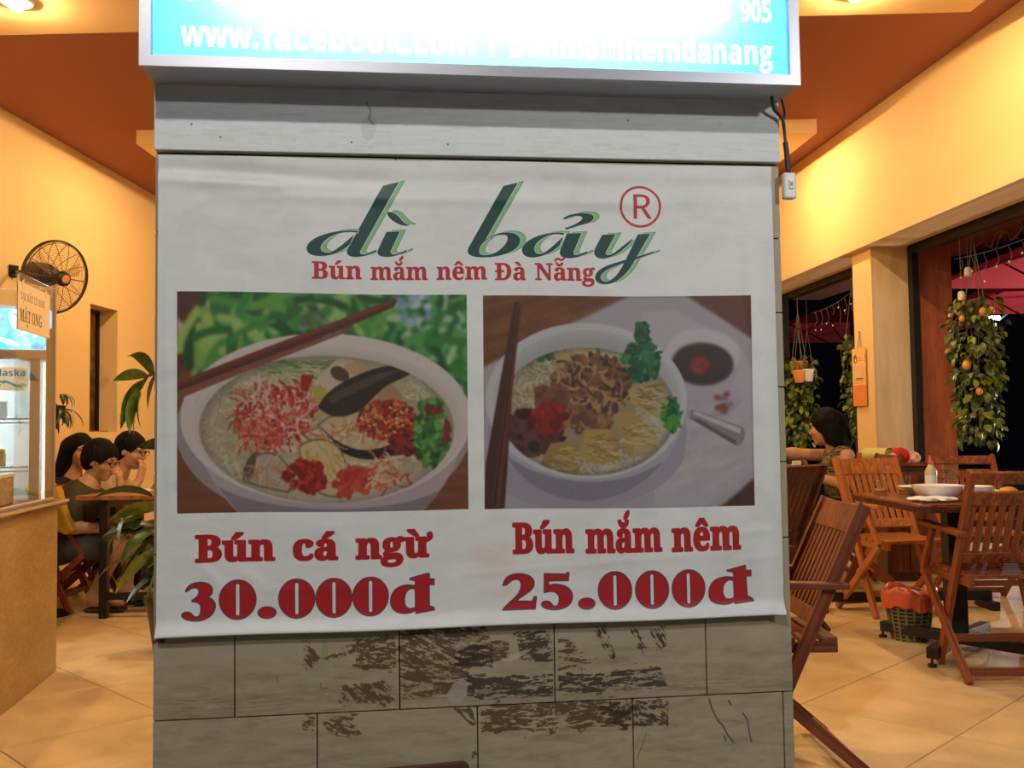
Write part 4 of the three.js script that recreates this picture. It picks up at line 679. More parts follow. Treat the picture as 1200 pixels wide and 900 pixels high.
chair('reddish wooden folding armchair with black armrests under the man in olive', [-2.84, -6.13], Math.PI / 2, std({ map: woodTex([150, 70, 34], 33), roughness: 0.45 }), { scale: 0.86, armMat: M.black });
chair('wooden folding chair under the man in beige shirt', [-2.87, -6.56], Math.PI / 2 - 0.05, wood[1], { scale: 0.86, noArms: true });
chair('wooden folding chair under the woman in black top', [-3.22, -6.98], Math.PI / 2 - 0.2, wood[1], { scale: 0.86, noArms: true });
{ // jacket over the near armrest
  const t = thing('yellow_jacket', 'crumpled yellow jacket draped over the armrest beside the man in olive', 'jacket', [-2.80, 0, -5.885]);
  const f = (p) => { const [x, y, z] = p, w = 0.022 + 0.010 * Math.sin(x * 46 + y * 26) + 0.014 * vnoise(x * 16 + 5, y * 18, 6); return Math.max(Math.abs(z) - w, x - 0.14 + (y - 0.52) * 0.42, -0.19 - x, 0.52 + 0.10 * Math.max(0, -x) + 0.012 * Math.sin(x * 50) - y, y - 0.76 - 0.02 * Math.sin(x * 30)) - 0.012; };
  part('cloth', nets(f, [-0.24, 0.46, -0.08], [0.2, 0.82, 0.08], 0.009), std({ color: lin(0.62, 0.36, 0.045), roughness: 0.85 }), t);
}
{ // black table with four legs
  const t = thing('black_leg_table', 'wooden topped table with black metal legs between the diners', 'table', [-1.98, 0, -6.10]);
  part('tabletop', bx(1.22, 0.028, 0.76, 0, 0.722, 0, 0.006), std({ map: woodTex([150, 96, 48], 34), roughness: 0.4 }), t);
  for (const sx of [-1, 1]) for (const sz of [-1, 1]) part('leg', bx(0.048, 0.708, 0.048, sx * 0.48 - 0.0, 0.354, sz * 0.27, 0.004), M.blackMetal, t);
  for (const sz of [-1, 1]) part('stretcher', bx(0.93, 0.04, 0.03, 0, 0.13, sz * 0.27), M.blackMetal, t);
  for (const sx of [-1, 1]) part('apron', bx(0.03, 0.05, 0.5, sx * 0.48, 0.68, 0), M.blackMetal, t);
}
{ const t = thing('paper_menu', 'white sheet of paper lying on the table before the man in olive', 'paper', [-2.42, 0.737, -6.12], 0.3); part('sheet', bx(0.21, 0.004, 0.297, 0, 0.002, 0), M.whitePaint, t); part('second_sheet', bx(0.21, 0.003, 0.297, 0.02, 0.0055, -0.01).rotateY(0.12), M.whitePlastic, t); }
{ const t = thing('drinking_glass', 'small clear glass on the table beside the man in beige', 'glass', [-2.27, 0.737, -6.35]); part('tumbler', lathe([[0.001, 0], [0.03, 0], [0.036, 0.10], [0.034, 0.10], [0.028, 0.006], [0.001, 0.006]], 18), M.glass, t); part('milk_tea', lathe([[0.001, 0.007], [0.0275, 0.007], [0.031, 0.06], [0.001, 0.06]], 18), M.ceramic, t); }
// ---------- wall fan ----------
{
  const t = thing('wall_fan', 'black wall fan with round wire cage and orange hub cap on the left wall', 'fan', [-3.085, 2.17, -6.5], 1.08); t.rotation.order = 'YXZ'; t.rotation.x = 0.22;
  // faces local +z
  const R = 0.245, wires = [], zf = (r) => 0.075 * (1 - (r / R) ** 2.2), zb = (r) => -0.085 * (1 - (r / R) ** 3);
  part('cage_rim', [ring(R, 0.007, 56), ring(R + 0.001, 0.005, 56).translate(0, 0, -0.018), ring(R - 0.012, 0.003, 48).translate(0, 0, 0.018)], std({ color: lin(0.05, 0.03, 0.02), roughness: 0.4, metalness: 0.3 }), t);
  const wireMat = std({ color: lin(0.16, 0.085, 0.045), roughness: 0.5, metalness: 0.3 });
  for (let i = 1; i < 15; i++) { const r = 0.05 + (R - 0.05) * i / 15; wires.push(new THREE.TorusGeometry(r, 0.0011, 4, 44).translate(0, 0, zf(r)), new THREE.TorusGeometry(r, 0.0011, 4, 44).translate(0, 0, zb(r))); }
  part('cage_wires', wires, wireMat, t);
  for (let i = 0; i < 14; i++) { const a = i / 14 * 6.2832, A = (r, z) => [Math.cos(a) * r, Math.sin(a) * r, z]; part('cage_spoke', [tube([A(0.04, zf(0.04)), A(0.14, zf(0.14)), A(0.22, zf(0.22)), A(R, 0)], 0.0022, 12, 5), tube([A(0.06, zb(0.06)), A(0.16, zb(0.16)), A(R, 0)], 0.0022, 12, 5)], wireMat, t); }
  part('hub_cap', [lathe([[0.001, 0.034], [0.04, 0.03], [0.052, 0.012], [0.052, -0.01], [0.001, -0.01]], 24).rotateX(Math.PI / 2).translate(0, 0, 0.075)], M.black, t);
  part('badge', lathe([[0.001, 0.004], [0.026, 0.003], [0.029, 0]], 20).rotateX(Math.PI / 2).translate(0, 0, 0.106), std({ color: lin(0.75, 0.22, 0.05), roughness: 0.5 }), t, 'orange round hub badge');
  part('motor', [lathe([[0.001, -0.17], [0.055, -0.165], [0.078, -0.12], [0.082, 0.02], [0.062, 0.08], [0.001, 0.09]], 24).rotateX(Math.PI / 2).translate(0, 0, -0.12), rod([0, 0, -0.1], [0, 0, 0.08], 0.02, 12)], std({ color: lin(0.022, 0.014, 0.011), roughness: 0.5 }), t);
  for (let i = 0; i < 3; i++) {
    const g = new THREE.PlaneGeometry(0.15, 0.10, 6, 4), p = g.attributes.position; for (let j = 0; j < p.count; j++) { const u = p.getX(j) + 0.075, v = p.getY(j); p.setXYZ(j, 0.045 + u, v * (0.45 + 4.2 * u), v * (0.55 - 1.2 * u)); }
    g.computeVertexNormals(); part('blade', g.rotateZ(i * 2.0944 + 0.4).translate(0, 0, -0.01), new THREE.MeshPhysicalMaterial({ color: lin(0.85, 0.75, 0.6), roughness: 0.1, transmission: 0.9, thickness: 0, side: THREE.DoubleSide }), t);
  }
  part('wall_bracket', [rod([0, 0, -0.2], [0.0, -0.02, -0.46], 0.014, 10), bx(0.07, 0.09, 0.015, 0.0, -0.02, -0.465, 0.005)], M.black, t);
}
// ---------- display counter with glass case ----------
const CD = [0.171, 0.985], CA = Math.atan2(0.171, 0.985); // counter runs towards the viewer
{
  const t = thing('display_counter', 'beige laminate serving counter with overhanging worktop on the left', 'counter', [-2.136, 0, -4.541], CA);
  // local z runs towards the viewer, local x points into the room; front face at x = 0
  part('counter_front', bx(0.02, 0.765, 1.7, -0.01, 0.3825, 0.85, 0.002), std({ color: lin(0.54, 0.37, 0.17), roughness: 0.55, map: noiseTex(256, [232, 228, 222], [[8, 8, 18], [90, 90, 26]], [1, 1, 1], 44) }), t);
  part('carcass', [bx(0.60, 0.765, 0.02, -0.32, 0.3825, 0.01), bx(0.60, 0.765, 0.02, -0.32, 0.3825, 1.69), bx(0.02, 0.765, 1.7, -0.61, 0.3825, 0.85), bx(0.6, 0.02, 1.66, -0.32, 0.08, 0.85)], std({ color: lin(0.42, 0.30, 0.14), roughness: 0.6 }), t);
  part('worktop', bx(0.67, 0.026, 1.80, -0.30, 0.779, 0.86, 0.005), std({ map: woodTex([120, 78, 40], 35), roughness: 0.4 }), t);
  part('worktop_edging', bx(0.006, 0.012, 1.80, 0.038, 0.786, 0.86, 0.002), std({ color: lin(0.55, 0.42, 0.24), roughness: 0.4 }), t, 'pale strip along the worktop edge');
}
{
  const t = thing('glass_display_case', 'clear glass display case with metal corner post on the counter', 'display case', [-2.136, 0.792, -4.541], CA);
  part('front_pane', bx(0.005, 0.985, 0.54, -0.012, 0.4925, 0.31), M.glass, t);
  part('low_pane', bx(0.005, 0.26, 0.85, -0.012, 0.13, 1.20), M.glass, t);
  part('pane_edge', bx(0.007, 0.262, 0.008, -0.012, 0.131, 0.772), M.glassEdge, t, 'green edge of the low pane');
  part('end_pane', bx(0.46, 0.985, 0.005, -0.25, 0.4925, 0.035), M.glass, t);
  part('corner_post', [bx(0.016, 0.99, 0.016, -0.012, 0.495, 0.038, 0.003), bx(0.030, 0.80, 0.010, -0.03, 0.40, 0.045, 0.003)], std({ color: lin(0.50, 0.38, 0.24), roughness: 0.35, metalness: 0.4 }), t);
  part('base_channel', bx(0.02, 0.014, 1.58, -0.012, 0.007, 0.83, 0.003), std({ color: lin(0.6, 0.45, 0.28), roughness: 0.4, metalness: 0.3 }), t);
  part('top_shelf', bx(0.45, 0.006, 0.50, -0.24, 0.62, 0.30), M.glass, t);
}
{ // paper notice on the case
  const t = thing('paper_notice', 'pale orange paper notice selling honey taped to the glass case', 'notice', [-2.136, 1.335, -4.541], CA);
  const [c, g] = canvas(512, 256); g.fillStyle = '#f3d9b4'; g.fillRect(0, 0, 512, 256); g.fillStyle = '#3a2d22';
  const w = (s, x, y, sx, sy, f) => { g.save(); g.translate(x, y); g.scale(sx, sy); g.font = f + ' 60px serif'; g.fillText(s, 0, 0); g.restore(); };
  w('TẠI ĐÂY CÓ BÁN'.replace('Ạ', 'A'), 40, 92, 0.80, 0.92, ''); w('MÂT ONG', 32, 208, 1.16, 1.5, 'bold');
  g.beginPath(); g.arc(86, 104, 4, 0, 7); g.fill(); g.beginPath(); g.arc(148, 226, 8, 0, 7); g.fill();
  const m = std({ map: ctex(c, true, false), roughness: 0.7 });
  part('sheet', new THREE.PlaneGeometry(0.44, 0.20).rotateY(Math.PI / 2).translate(-0.004, 0.30, 0.36), m, t);
  part('backing', bx(0.002, 0.202, 0.442, -0.0065, 0.30, 0.36), std({ color: lin(0.70, 0.52, 0.32), roughness: 0.8 }), t);
  part('tape', [bx(0.001, 0.03, 0.02, -0.003, 0.395, 0.2), bx(0.001, 0.03, 0.02, -0.003, 0.395, 0.52)], M.whitePlastic, t);
}
{ const t = thing('cardboard_box', 'cream cardboard box inside the glass case on the counter', 'box', [-2.29, 0.792, -4.20], CA + 0.1); part('carton', bx(0.17, 0.12, 0.26, 0, 0.06, 0, 0.006), std({ color: lin(0.62, 0.44, 0.26), roughness: 0.8, map: noiseTex(128, [232, 228, 222], [[6, 9, 40], [30, 30, 20]], [1, 1, 1], 47) }), t); part('lid', bx(0.176, 0.018, 0.266, 0, 0.126, 0, 0.004), M.ceramic, t); }
{ const t = thing('food_tray', 'shallow pale tray lying in the case behind the low glass', 'tray', [-2.26, 0.792, -3.72], CA); part('tray', bx(0.34, 0.03, 0.5, 0, 0.015, 0, 0.012), std({ color: lin(0.60, 0.40, 0.20), roughness: 0.6 }), t); part('wrapped_rolls', [0, 1, 2, 3].map((i) => ball(0.045, -0.06, 0.055, -0.18 + i * 0.11, 1.6, 0.7, 1, 12)), std({ color: lin(0.62, 0.40, 0.24), roughness: 0.7 }), t); part('red_label', bx(0.20, 0.035, 0.10, 0.05, 0.05, 0.12, 0.004), std({ color: lin(0.40, 0.04, 0.03), roughness: 0.5 }), t); }
// ---------- drinks fridge ----------
const inFridge = (x, y, z) => [-2.877 + x * Math.cos(0.45) + z * Math.sin(0.45), y, -5.256 - x * Math.sin(0.45) + z * Math.cos(0.45)];
{
  const t = thing('drinks_fridge', 'upright glass-door drinks fridge with lit blue header behind the counter', 'fridge', [-2.877, 0, -5.256], 0.45);
  // local: front at z = 0, width along x (-0.35 .. 0.33)
  const L = -0.36, Rr = 0.33, w = Rr - L, cx = (L + Rr) / 2;
  const shell = std({ color: lin(0.55, 0.56, 0.56), roughness: 0.4 });
  part('cabinet', [bx(0.03, 1.82, 0.55, L + 0.015, 0.91, -0.29), bx(0.03, 1.82, 0.55, Rr - 0.015, 0.91, -0.29), bx(w, 1.82, 0.02, cx, 0.91, -0.56), bx(w, 0.5, 0.54, cx, 0.25, -0.285), bx(w, 0.04, 0.54, cx, 1.80, -0.285), bx(w, 0.03, 0.5, cx, 1.555, -0.30)], shell, t);
  const [c, g] = canvas(512, 160); g.fillStyle = '#58b4e6'; g.fillRect(0, 0, 512, 160);
  for (let i = 0; i < 110; i++) { g.fillStyle = ['rgba(255,255,255,0.5)', 'rgba(120,215,235,0.5)', 'rgba(40,110,205,0.5)', 'rgba(120,110,215,0.35)'][i % 4]; g.beginPath(); g.ellipse(rr(0, 512), rr(0, 160), rr(6, 46), rr(5, 20), rr(0, 3), 0, 7); g.fill(); }
  part('lit_header', bx(w - 0.01, 0.22, 0.03, cx, 1.685, -0.005, 0.006), std({ map: ctex(c), emissive: lin(0.75, 0.92, 1), emissiveMap: ctex(c), emissiveIntensity: 3.2, roughness: 0.4 }), t, 'glowing blue and white header panel');
  { const l = new THREE.RectAreaLight(COOL, 1.2, w - 0.03, 0.2); l.position.set(cx, 1.685, 0.016); l.rotation.y = Math.PI; t.add(l); }
  part('header_rail', bx(w, 0.055, 0.045, cx, 1.545, 0.0, 0.01), std({ color: lin(0.28, 0.17, 0.12), roughness: 0.45 }), t, 'brown rail under the header');
  const door = part('door_frame', [bx(0.045, 0.98, 0.035, L + 0.03, 1.03, -0.012, 0.004), bx(0.052, 0.98, 0.035, Rr - 0.085, 1.03, -0.012, 0.004), bx(w - 0.11, 0.04, 0.035, cx - 0.03, 0.56, -0.012, 0.004), bx(w - 0.11, 0.03, 0.035, cx - 0.03, 1.50, -0.012, 0.004)], std({ color: lin(0.14, 0.15, 0.16), roughness: 0.4 }), t);
  part('door_glass', bx(w - 0.16, 0.92, 0.004, cx - 0.03, 1.03, -0.014), M.glass, door);
  const [c3, g3] = canvas(256, 128); g3.clearRect(0, 0, 256, 128); g3.fillStyle = '#eef6fa'; g3.fillRect(0, 0, 256, 128); g3.fillStyle = '#2f86c8'; g3.font = 'bold 50px sans-serif'; g3.fillText('Alaska', 92, 50); g3.fillStyle = '#5ab0dc'; for (let i = 0; i < 10; i++) { g3.beginPath(); g3.ellipse(60 + i * 20, 92 + 12 * Math.sin(i), 18, 6, 0.3, 0, 7); g3.fill(); }
  part('brand_sticker', bx(0.27, 0.13, 0.002, cx + 0.085, 1.41, 0.007), std({ map: ctex(c3), roughness: 0.4 }), door, 'white sticker with blue lettering');
  part('light_strip', bx(0.03, 0.95, 0.02, Rr - 0.032, 1.03, -0.02, 0.004), std({ color: lin(0.9, 0.95, 1), emissive: lin(0.85, 0.95, 1), emissiveIntensity: 1.3 }), t);
  part('inner_tube', rod([L + 0.07, 0.62, -0.10], [L + 0.07, 1.5, -0.10], 0.012, 10), std({ color: lin(0.9, 0.95, 1), emissive: lin(0.88, 0.96, 1), emissiveIntensity: 8 }), t);
  for (const y of [0.8, 1.1, 1.4]) { const l = new THREE.PointLight(COOL, 0.85); l.position.set(L + 0.12, y, -0.12); l.castShadow = true; t.add(l); }
  for (const y of [0.66, 0.92, 1.19]) part('wire_shelf', [bx(w - 0.08, 0.008, 0.01, cx, y, -0.07), bx(w - 0.08, 0.008, 0.01, cx, y - 0.022, -0.07), ...Array.from({ length: 16 }, (_, i) => bx(0.004, 0.004, 0.42, L + 0.05 + i * (w - 0.1) / 15, y, -0.28))], M.steel, t);
}
for (let i = 0; i < 5; i++) { // jars with gold lids on the lower shelf
  const t = thing('honey_jar', 'small honey jar with gold lid on the fridge shelf', 'jar', inFridge(-0.20 + i * 0.068, 0.925, -0.12), 0, 'gold lidded jars in the fridge');
  part('jar', lathe([[0.001, 0], [0.028, 0], [0.030, 0.01], [0.030, 0.07], [0.024, 0.08]], 16), std({ color: lin(0.45, 0.28, 0.08), roughness: 0.2 }), t); part('lid', lathe([[0.001, 0.098], [0.026, 0.098], [0.027, 0.094], [0.027, 0.078], [0.001, 0.078]], 16), std({ color: lin(0.75, 0.52, 0.12), roughness: 0.3, metalness: 0.7 }), t);
}
for (let i = 0; i < 3; i++) { const t = thing('food_tub', ['clear tub of pale food on the upper fridge shelf', 'tub of brown food on the upper fridge shelf', 'white lidded tub on the upper fridge shelf'][i], 'tub', inFridge(-0.20 + i * 0.125, 1.196, -0.15), 0.45); part('tub', bx(0.11, 0.085, 0.11, 0, 0.0425, 0, 0.012), std({ color: [lin(0.5, 0.42, 0.36), lin(0.34, 0.20, 0.14), lin(0.6, 0.6, 0.62)][i], roughness: 0.4 }), t); part('lid', bx(0.114, 0.012, 0.114, 0, 0.09, 0, 0.004), M.whitePlastic, t); }
for (let i = 0; i < 4; i++) { const t = thing('milk_carton', 'white carton with blue band low in the fridge', 'carton', inFridge(-0.22 + i * 0.085, 0.666, -0.14), 0.45, 'cartons in the fridge'); part('carton', bx(0.065, 0.15, 0.065, 0, 0.075, 0, 0.004), M.ceramic, t); part('band', bx(0.067, 0.04, 0.067, 0, 0.08, 0, 0.004), std({ color: lin(0.1, 0.25, 0.6), roughness: 0.4 }), t); }
// ---------- plants ----------
function leafGeo(L, W, bend, fold = 0.25, n = 8) {
  const pos = [], uv = [], idx = [];
  for (let i = 0; i <= n; i++) { const t = i / n, w = W * 0.5 * Math.sin(Math.PI * Math.min(1, t * 0.94 + 0.06)) ** 0.8 * (1 - 0.25 * t) + 0.0015, z = L * Math.sin(t * bend) / Math.max(bend, 0.01), y = -L * (1 - Math.cos(t * bend)) / Math.max(bend, 0.01); for (const s of [-1, 0, 1]) { pos.push(s * w, y + Math.abs(s) * w * fold, z); uv.push((s + 1) / 2, t); } }
  for (let i = 0; i < n; i++) for (const s of [0, 1]) { const a = i * 3 + s; idx.push(a, a + 3, a + 1, a + 1, a + 3, a + 4); }
  const g = new THREE.BufferGeometry(); g.setAttribute('position', new THREE.Float32BufferAttribute(pos, 3)); g.setAttribute('uv', new THREE.Float32BufferAttribute(uv, 2)); g.setIndex(idx); g.computeVertexNormals(); return g;
}
const leafMat = (c, sd) => new THREE.MeshPhysicalMaterial({ map: noiseTex(64, c, [[3, 14, 40], [1, 3, 30]], [0.8, 1, 0.5], sd), roughness: 0.4, side: THREE.DoubleSide, transmission: 0.15, thickness: 0 });
const greens = [leafMat([64, 92, 34], 51), leafMat([104, 128, 48], 52), leafMat([40, 60, 26], 53), leafMat([140, 146, 66], 54)];
{
  const t = thing('potted_plant', 'broad leaved potted plant with arching branches beside the pillar', 'plant', [-1.73, 0, -5.0]);
  part('pot', [lathe([[0.001, 0], [0.12, 0], [0.155, 0.24], [0.165, 0.24], [0.165, 0.27], [0.145, 0.27], [0.14, 0.22], [0.001, 0.22]], 28)], std({ color: lin(0.05, 0.035, 0.028), roughness: 0.6 }), t);
  part('soil', lathe([[0.001, 0.235], [0.142, 0.228]], 20), M.grout, t);
  const stem = (pts, r = 0.009) => part('stem', tube(pts, r, 20, 6), std({ color: lin(0.10, 0.07, 0.03), roughness: 0.7 }), t);
  stem([[0, 0.22, 0], [0.02, 0.6, -0.02], [0.06, 1.05, 0], [0.06, 1.30, 0], [0.0, 1.40, 0.0], [-0.08, 1.42, 0.0], [-0.15, 1.40, 0.02], [-0.19, 1.33, 0.03]]); stem([[0, 0.22, 0], [-0.05, 0.5, 0.04], [-0.10, 0.75, 0.05]]); stem([[0, 0.22, 0], [0.02, 0.45, 0.08], [-0.04, 0.62, 0.12]]); stem([[0, 0.22, 0], [-0.08, 0.35, 0.08], [-0.16, 0.45, 0.1]]);
  const leaf = (p, dir, L, W, bend, m, roll = 0) => { const g = part('leaf', leafGeo(L, W, bend), greens[m], t); g.position.set(...p); const d = V(...dir).normalize(), up = Math.abs(d.y) > 0.95 ? V(1, 0, 0) : V(0, 1, 0), x = up.clone().cross(d).normalize(); g.quaternion.setFromRotationMatrix(new THREE.Matrix4().makeBasis(x, d.clone().cross(x), d)); g.rotateZ(roll); };
  leaf([-0.13, 1.405, 0.02], [-0.35, 0.95, 0.25], 0.26, 0.075, 1.9, 0, 0.9); leaf([-0.16, 1.395, 0.02], [-1, 0.15, 0.2], 0.17, 0.085, 0.9, 1, 0.8); leaf([-0.17, 1.37, 0.02], [-0.55, -0.75, 0.3], 0.20, 0.08, 0.3, 1, 0.9); leaf([-0.11, 1.40, 0.02], [-0.25, -0.9, 0.3], 0.19, 0.075, 0.3, 2, 0.8); leaf([-0.19, 1.33, 0.03], [-0.45, -0.8, 0.3], 0.24, 0.075, 0.5, 0, 1.0); leaf([-0.18, 1.30, 0.03], [-0.3, -0.9, 0.2], 0.22, 0.06, 0.4, 1, 0.3); leaf([0.02, 1.36, 0.02], [-0.7, 0.7, 0.2], 0.12, 0.03, 1.2, 2, 0.5); leaf([0.05, 1.22, 0.02], [-1, 0.1, 0.2], 0.12, 0.05, 0.4, 2, 1.2); leaf([0.04, 1.20, 0.02], [-0.5, -0.8, 0.2], 0.2, 0.06, 0.6, 1, 1); leaf([0.04, 1.03, 0.02], [-0.95, 0.15, 0.3], 0.24, 0.10, 0.5, 2, 0.9);
  leaf([-0.19, 1.33, 0.03], [-0.35, -0.9, 0.25], 0.26, 0.075, 0.7, 1, 1.1); leaf([-0.17, 1.36, 0.02], [-0.7, -0.6, 0.3], 0.22, 0.08, 0.8, 0, 0.6); leaf([-0.18, 1.31, 0.04], [-0.15, -0.95, 0.3], 0.19, 0.07, 0.5, 2, 0.7);
  leaf([-0.10, 0.78, 0.10], [-1, 0.5, 0.3], 0.29, 0.101, 1.0, 2, 0.5); leaf([-0.04, 0.72, 0.12], [-1, 0.05, 0.4], 0.26, 0.120, 0.6, 3, 0.7); leaf([-0.12, 0.70, 0.12], [-0.6, 0.2, 0.6], 0.26, 0.083, 1.9, 1, 0.4); leaf([-0.14, 0.68, 0.12], [-0.9, -0.2, 0.5], 0.28, 0.078, 1.4, 1, 0.6); leaf([-0.05, 0.62, 0.14], [-0.4, 0, 0.8], 0.28, 0.083, 1.5, 0, -0.3); leaf([-0.02, 0.60, 0.14], [-0.8, -0.5, 0.4], 0.29, 0.092, 0.6, 2, 0.4); leaf([-0.06, 0.52, 0.14], [-0.7, -0.6, 0.4], 0.29, 0.083, 0.5, 3, 1.0); leaf([0.0, 0.48, 0.16], [-0.35, -0.8, 0.5], 0.29, 0.083, 0.3, 1, 0.8); leaf([-0.14, 0.46, 0.12], [-1, 0.3, 0.3], 0.26, 0.083, 1.5, 2, 0.4); leaf([-0.02, 0.40, 0.17], [0.1, -0.7, 0.6], 0.26, 0.074, 0.4, 3, 0.4); leaf([-0.1, 0.5, 0.1], [-0.6, 0.6, 0.2], 0.26, 0.092, 1.0, 2, 0.2); leaf([-0.15, 0.58, 0.1], [-0.8, 0.4, 0.2], 0.22, 0.083, 1.2, 0, 0.6);
  for (let i = 0; i < 14; i++) leaf([rr(-0.1, 0.06), rr(0.35, 0.78), rr(0, 0.12)], [rr(-1, 0.6), rr(-0.3, 0.6), rr(-0.4, 0.7)], rr(0.2, 0.32), rr(0.07, 0.1), rr(0.5, 1.5), 2, rr(-0.6, 0.9));
}
{ // drooping fern on the wall behind the case
  const t = thing('fern_on_stand', 'dark drooping fern on a slim stand beside the fridge', 'plant', [-2.80, 1.02, -5.95]);
  part('basket', lathe([[0.001, -0.06], [0.06, -0.05], [0.08, 0.02], [0.075, 0.02], [0.001, 0.0]], 18).translate(-0.04, 0.24, 0), std({ color: lin(0.06, 0.035, 0.02), roughness: 0.9 }), t);
  part('stand_pole', [rod([-0.04, -1.02, 0], [-0.04, 0.2, 0], 0.012, 8), lathe([[0.001, 0], [0.12, 0], [0.12, 0.02], [0.02, 0.04]], 18).translate(-0.04, -1.02, 0)], M.black, t);
  for (const [x, y, n, s] of [[0.06, 0.33, 6, 0.13], [0.06, 0.24, 11, 0.17], [0.02, 0.22, 10, 0.16], [-0.06, 0.3, 8, 0.15]]) for (let i = 0; i < n; i++) { const g = part('frond', leafGeo(s * rr(0.7, 1.15), 0.022, rr(1.4, 2.2), 0.2, 7), greens[2], t); g.position.set(x - 0.04, y, rr(-0.03, 0.03)); g.rotation.set(rr(-0.3, 0.5), rr(-0.3, 2.6), rr(-0.3, 0.3)); }
}
// ---------- right hand side: chairs ----------
chair('dark wooden folding armchair with slatted back close beside the pillar, turned sideways', [0.865, -3.27], -Math.PI / 2, wood[1], { slats: 9, scale: 0.935 });
chair('dark reddish wooden armchair with open top slot pushed up to the table with bowls', [2.12, -4.30], Math.PI - 0.04, wood[0], { gap: true, slats: 9 });
chair('wooden folding chair with shade painted into its dark tone, its back to the room beside the orange chair', [1.33, -5.22], Math.PI + 0.55, woodDark, { slats: 9 });  // the darker wood stands in for the shade on this chair
chair('slatted folding chair with lamplight painted into its orange-brown wood, facing the table with bowls', [2.20, -5.66], 0.18, woodLamplit, { slats: 9 });
chair('wooden chair with two open top rails behind the table beside the hanging plant', [2.86, -5.95], -0.05, wood[2], { gap: true, slats: 8, noArms: true });
chair('wooden folding chair under the woman in the patterned top', [2.31, -6.62], -Math.PI / 2, wood[1], { slats: 8, noArms: true });
// ---------- tables ----------
function pedestalTable(label, [x, z], w, d, mat) {
  const t = thing('pedestal_table', label, 'table', [x, 0, z]);
  part('tabletop', bx(w, 0.036, d, 0, 0.717, 0, 0.008), mat, t); part('top_edge', [bx(w + 0.012, 0.030, 0.012, 0, 0.712, d / 2, 0.004), bx(w + 0.012, 0.030, 0.012, 0, 0.712, -d / 2, 0.004), bx(0.012, 0.030, d, w / 2, 0.712, 0, 0.004), bx(0.012, 0.030, d, -w / 2, 0.712, 0, 0.004)], woodDark, t);
  part('post', bx(0.085, 0.66, 0.085, 0, 0.37, 0, 0.006), M.blackMetal, t); part('top_plate', bx(0.4, 0.012, 0.4, 0, 0.693, 0), M.blackMetal, t);
  for (const [a, b] of [[-0.23, -0.33], [0.27, -0.27], [-0.25, 0.30], [0.26, 0.30]]) { const f = part('base_foot', bar([0, 0.065, 0], [a, 0.06, b], 0.05, 0.05, V(0, 1, 0)), M.blackMetal, t); part('levelling_pad', [rod([a, 0.045, b], [a, 0.012, b], 0.006, 8), rod([a, 0.012, b], [a, 0, b], 0.02, 12)], M.black, f); }
  return t;
}
pedestalTable('dark wooden pedestal table set with bowls and glasses', [2.12, -4.69], 0.66, 0.82, std({ map: woodTex([128, 62, 32], 36), roughness: 0.25 }));
pedestalTable('wooden pedestal table in front of the woman in the patterned top', [1.60, -6.72], 0.7, 0.8, std({ map: woodTex([120, 60, 30], 37), roughness: 0.3 }));
{ // long black foot rail of the table further in
  const t = thing('black_floor_rail', 'low black metal floor rail running behind the basket', 'rail', [2.3, 0, -5.78]);
  part('rail', bx(1.05, 0.055, 0.04, 0, 0.075, 0, 0.004), M.blackMetal, t); for (const s of [-0.5, 0.5]) part('foot', bx(0.05, 0.05, 0.22, s, 0.025, 0, 0.004), M.blackMetal, t);
}
// ---------- on the table ----------
const TY = 0.736;
function bowl(label, [x, z], r, h, extra) { const t = thing('bowl', label, 'bowl', [x, TY, z]); part('bowl', lathe([[0.001, 0.006], [r * 0.5, 0.0], [r * 0.52, 0.004], [r * 0.86, h * 0.5], [r, h], [r - 0.004, h + 0.002], [r * 0.82, h * 0.55], [r * 0.5, 0.012], [0.001, 0.011]], 32), M.ceramic, t); if (extra) part(...extra, t); }
bowl('wide white ceramic bowl at the front of the table', [1.99, -4.55], 0.115, 0.066, ['broth', lathe([[0.001, 0.04], [0.092, 0.04]], 24), std({ color: lin(0.45, 0.24, 0.08), roughness: 0.2 })]);
bowl('white ceramic bowl tucked behind the wide bowl beside the chair back', [2.19, -4.62], 0.09, 0.055);
{ const t = thing('plate', 'white oval plate behind the wide bowl', 'plate', [2.06, TY, -4.81]); part('plate', lathe([[0.001, 0.004], [0.08, 0.0], [0.10, 0.03], [0.14, 0.045], [0.137, 0.049], [0.098, 0.034], [0.078, 0.008], [0.001, 0.008]], 32).scale(1.1, 1, 0.8), M.ceramic, t); part('soup_jar', lathe([[0.001, 0.006], [0.03, 0.006], [0.034, 0.04], [0.001, 0.04]], 16).translate(-0.06, 0, 0.06), std({ color: lin(0.55, 0.40, 0.10), roughness: 0.3 }), t); }
{ const t = thing('plate', 'plate of food with lime and orange garnish on the table', 'plate', [2.37, TY, -4.77]); part('plate', lathe([[0.001, 0.004], [0.07, 0.0], [0.12, 0.018], [0.117, 0.021], [0.07, 0.006], [0.001, 0.007]], 28), M.ceramic, t); part('lime', ball(0.02, -0.03, 0.03, 0.02, 1, 0.8, 1, 10), std({ color: lin(0.18, 0.42, 0.05), roughness: 0.4 }), t); part('orange_sauce', ball(0.034, 0.05, 0.024, 0.03, 1.3, 0.6, 1, 10), std({ color: lin(0.65, 0.28, 0.05), roughness: 0.4 }), t); }
function tumbler(label, [x, z], r, h, fill) { const t = thing('drinking_glass', label, 'glass', [x, TY, z]); part('tumbler', lathe([[0.001, 0], [r * 0.82, 0], [r, h], [r - 0.0025, h], [r * 0.78, 0.008], [0.001, 0.008]], 24), M.glass, t); if (fill) part('ice_tea', lathe([[0.001, 0.009], [r * 0.77, 0.009], [r * 0.80, h * 0.25], [0.001, h * 0.25]], 20), std({ color: lin(0.42, 0.26, 0.08), roughness: 0.15 }), t); }
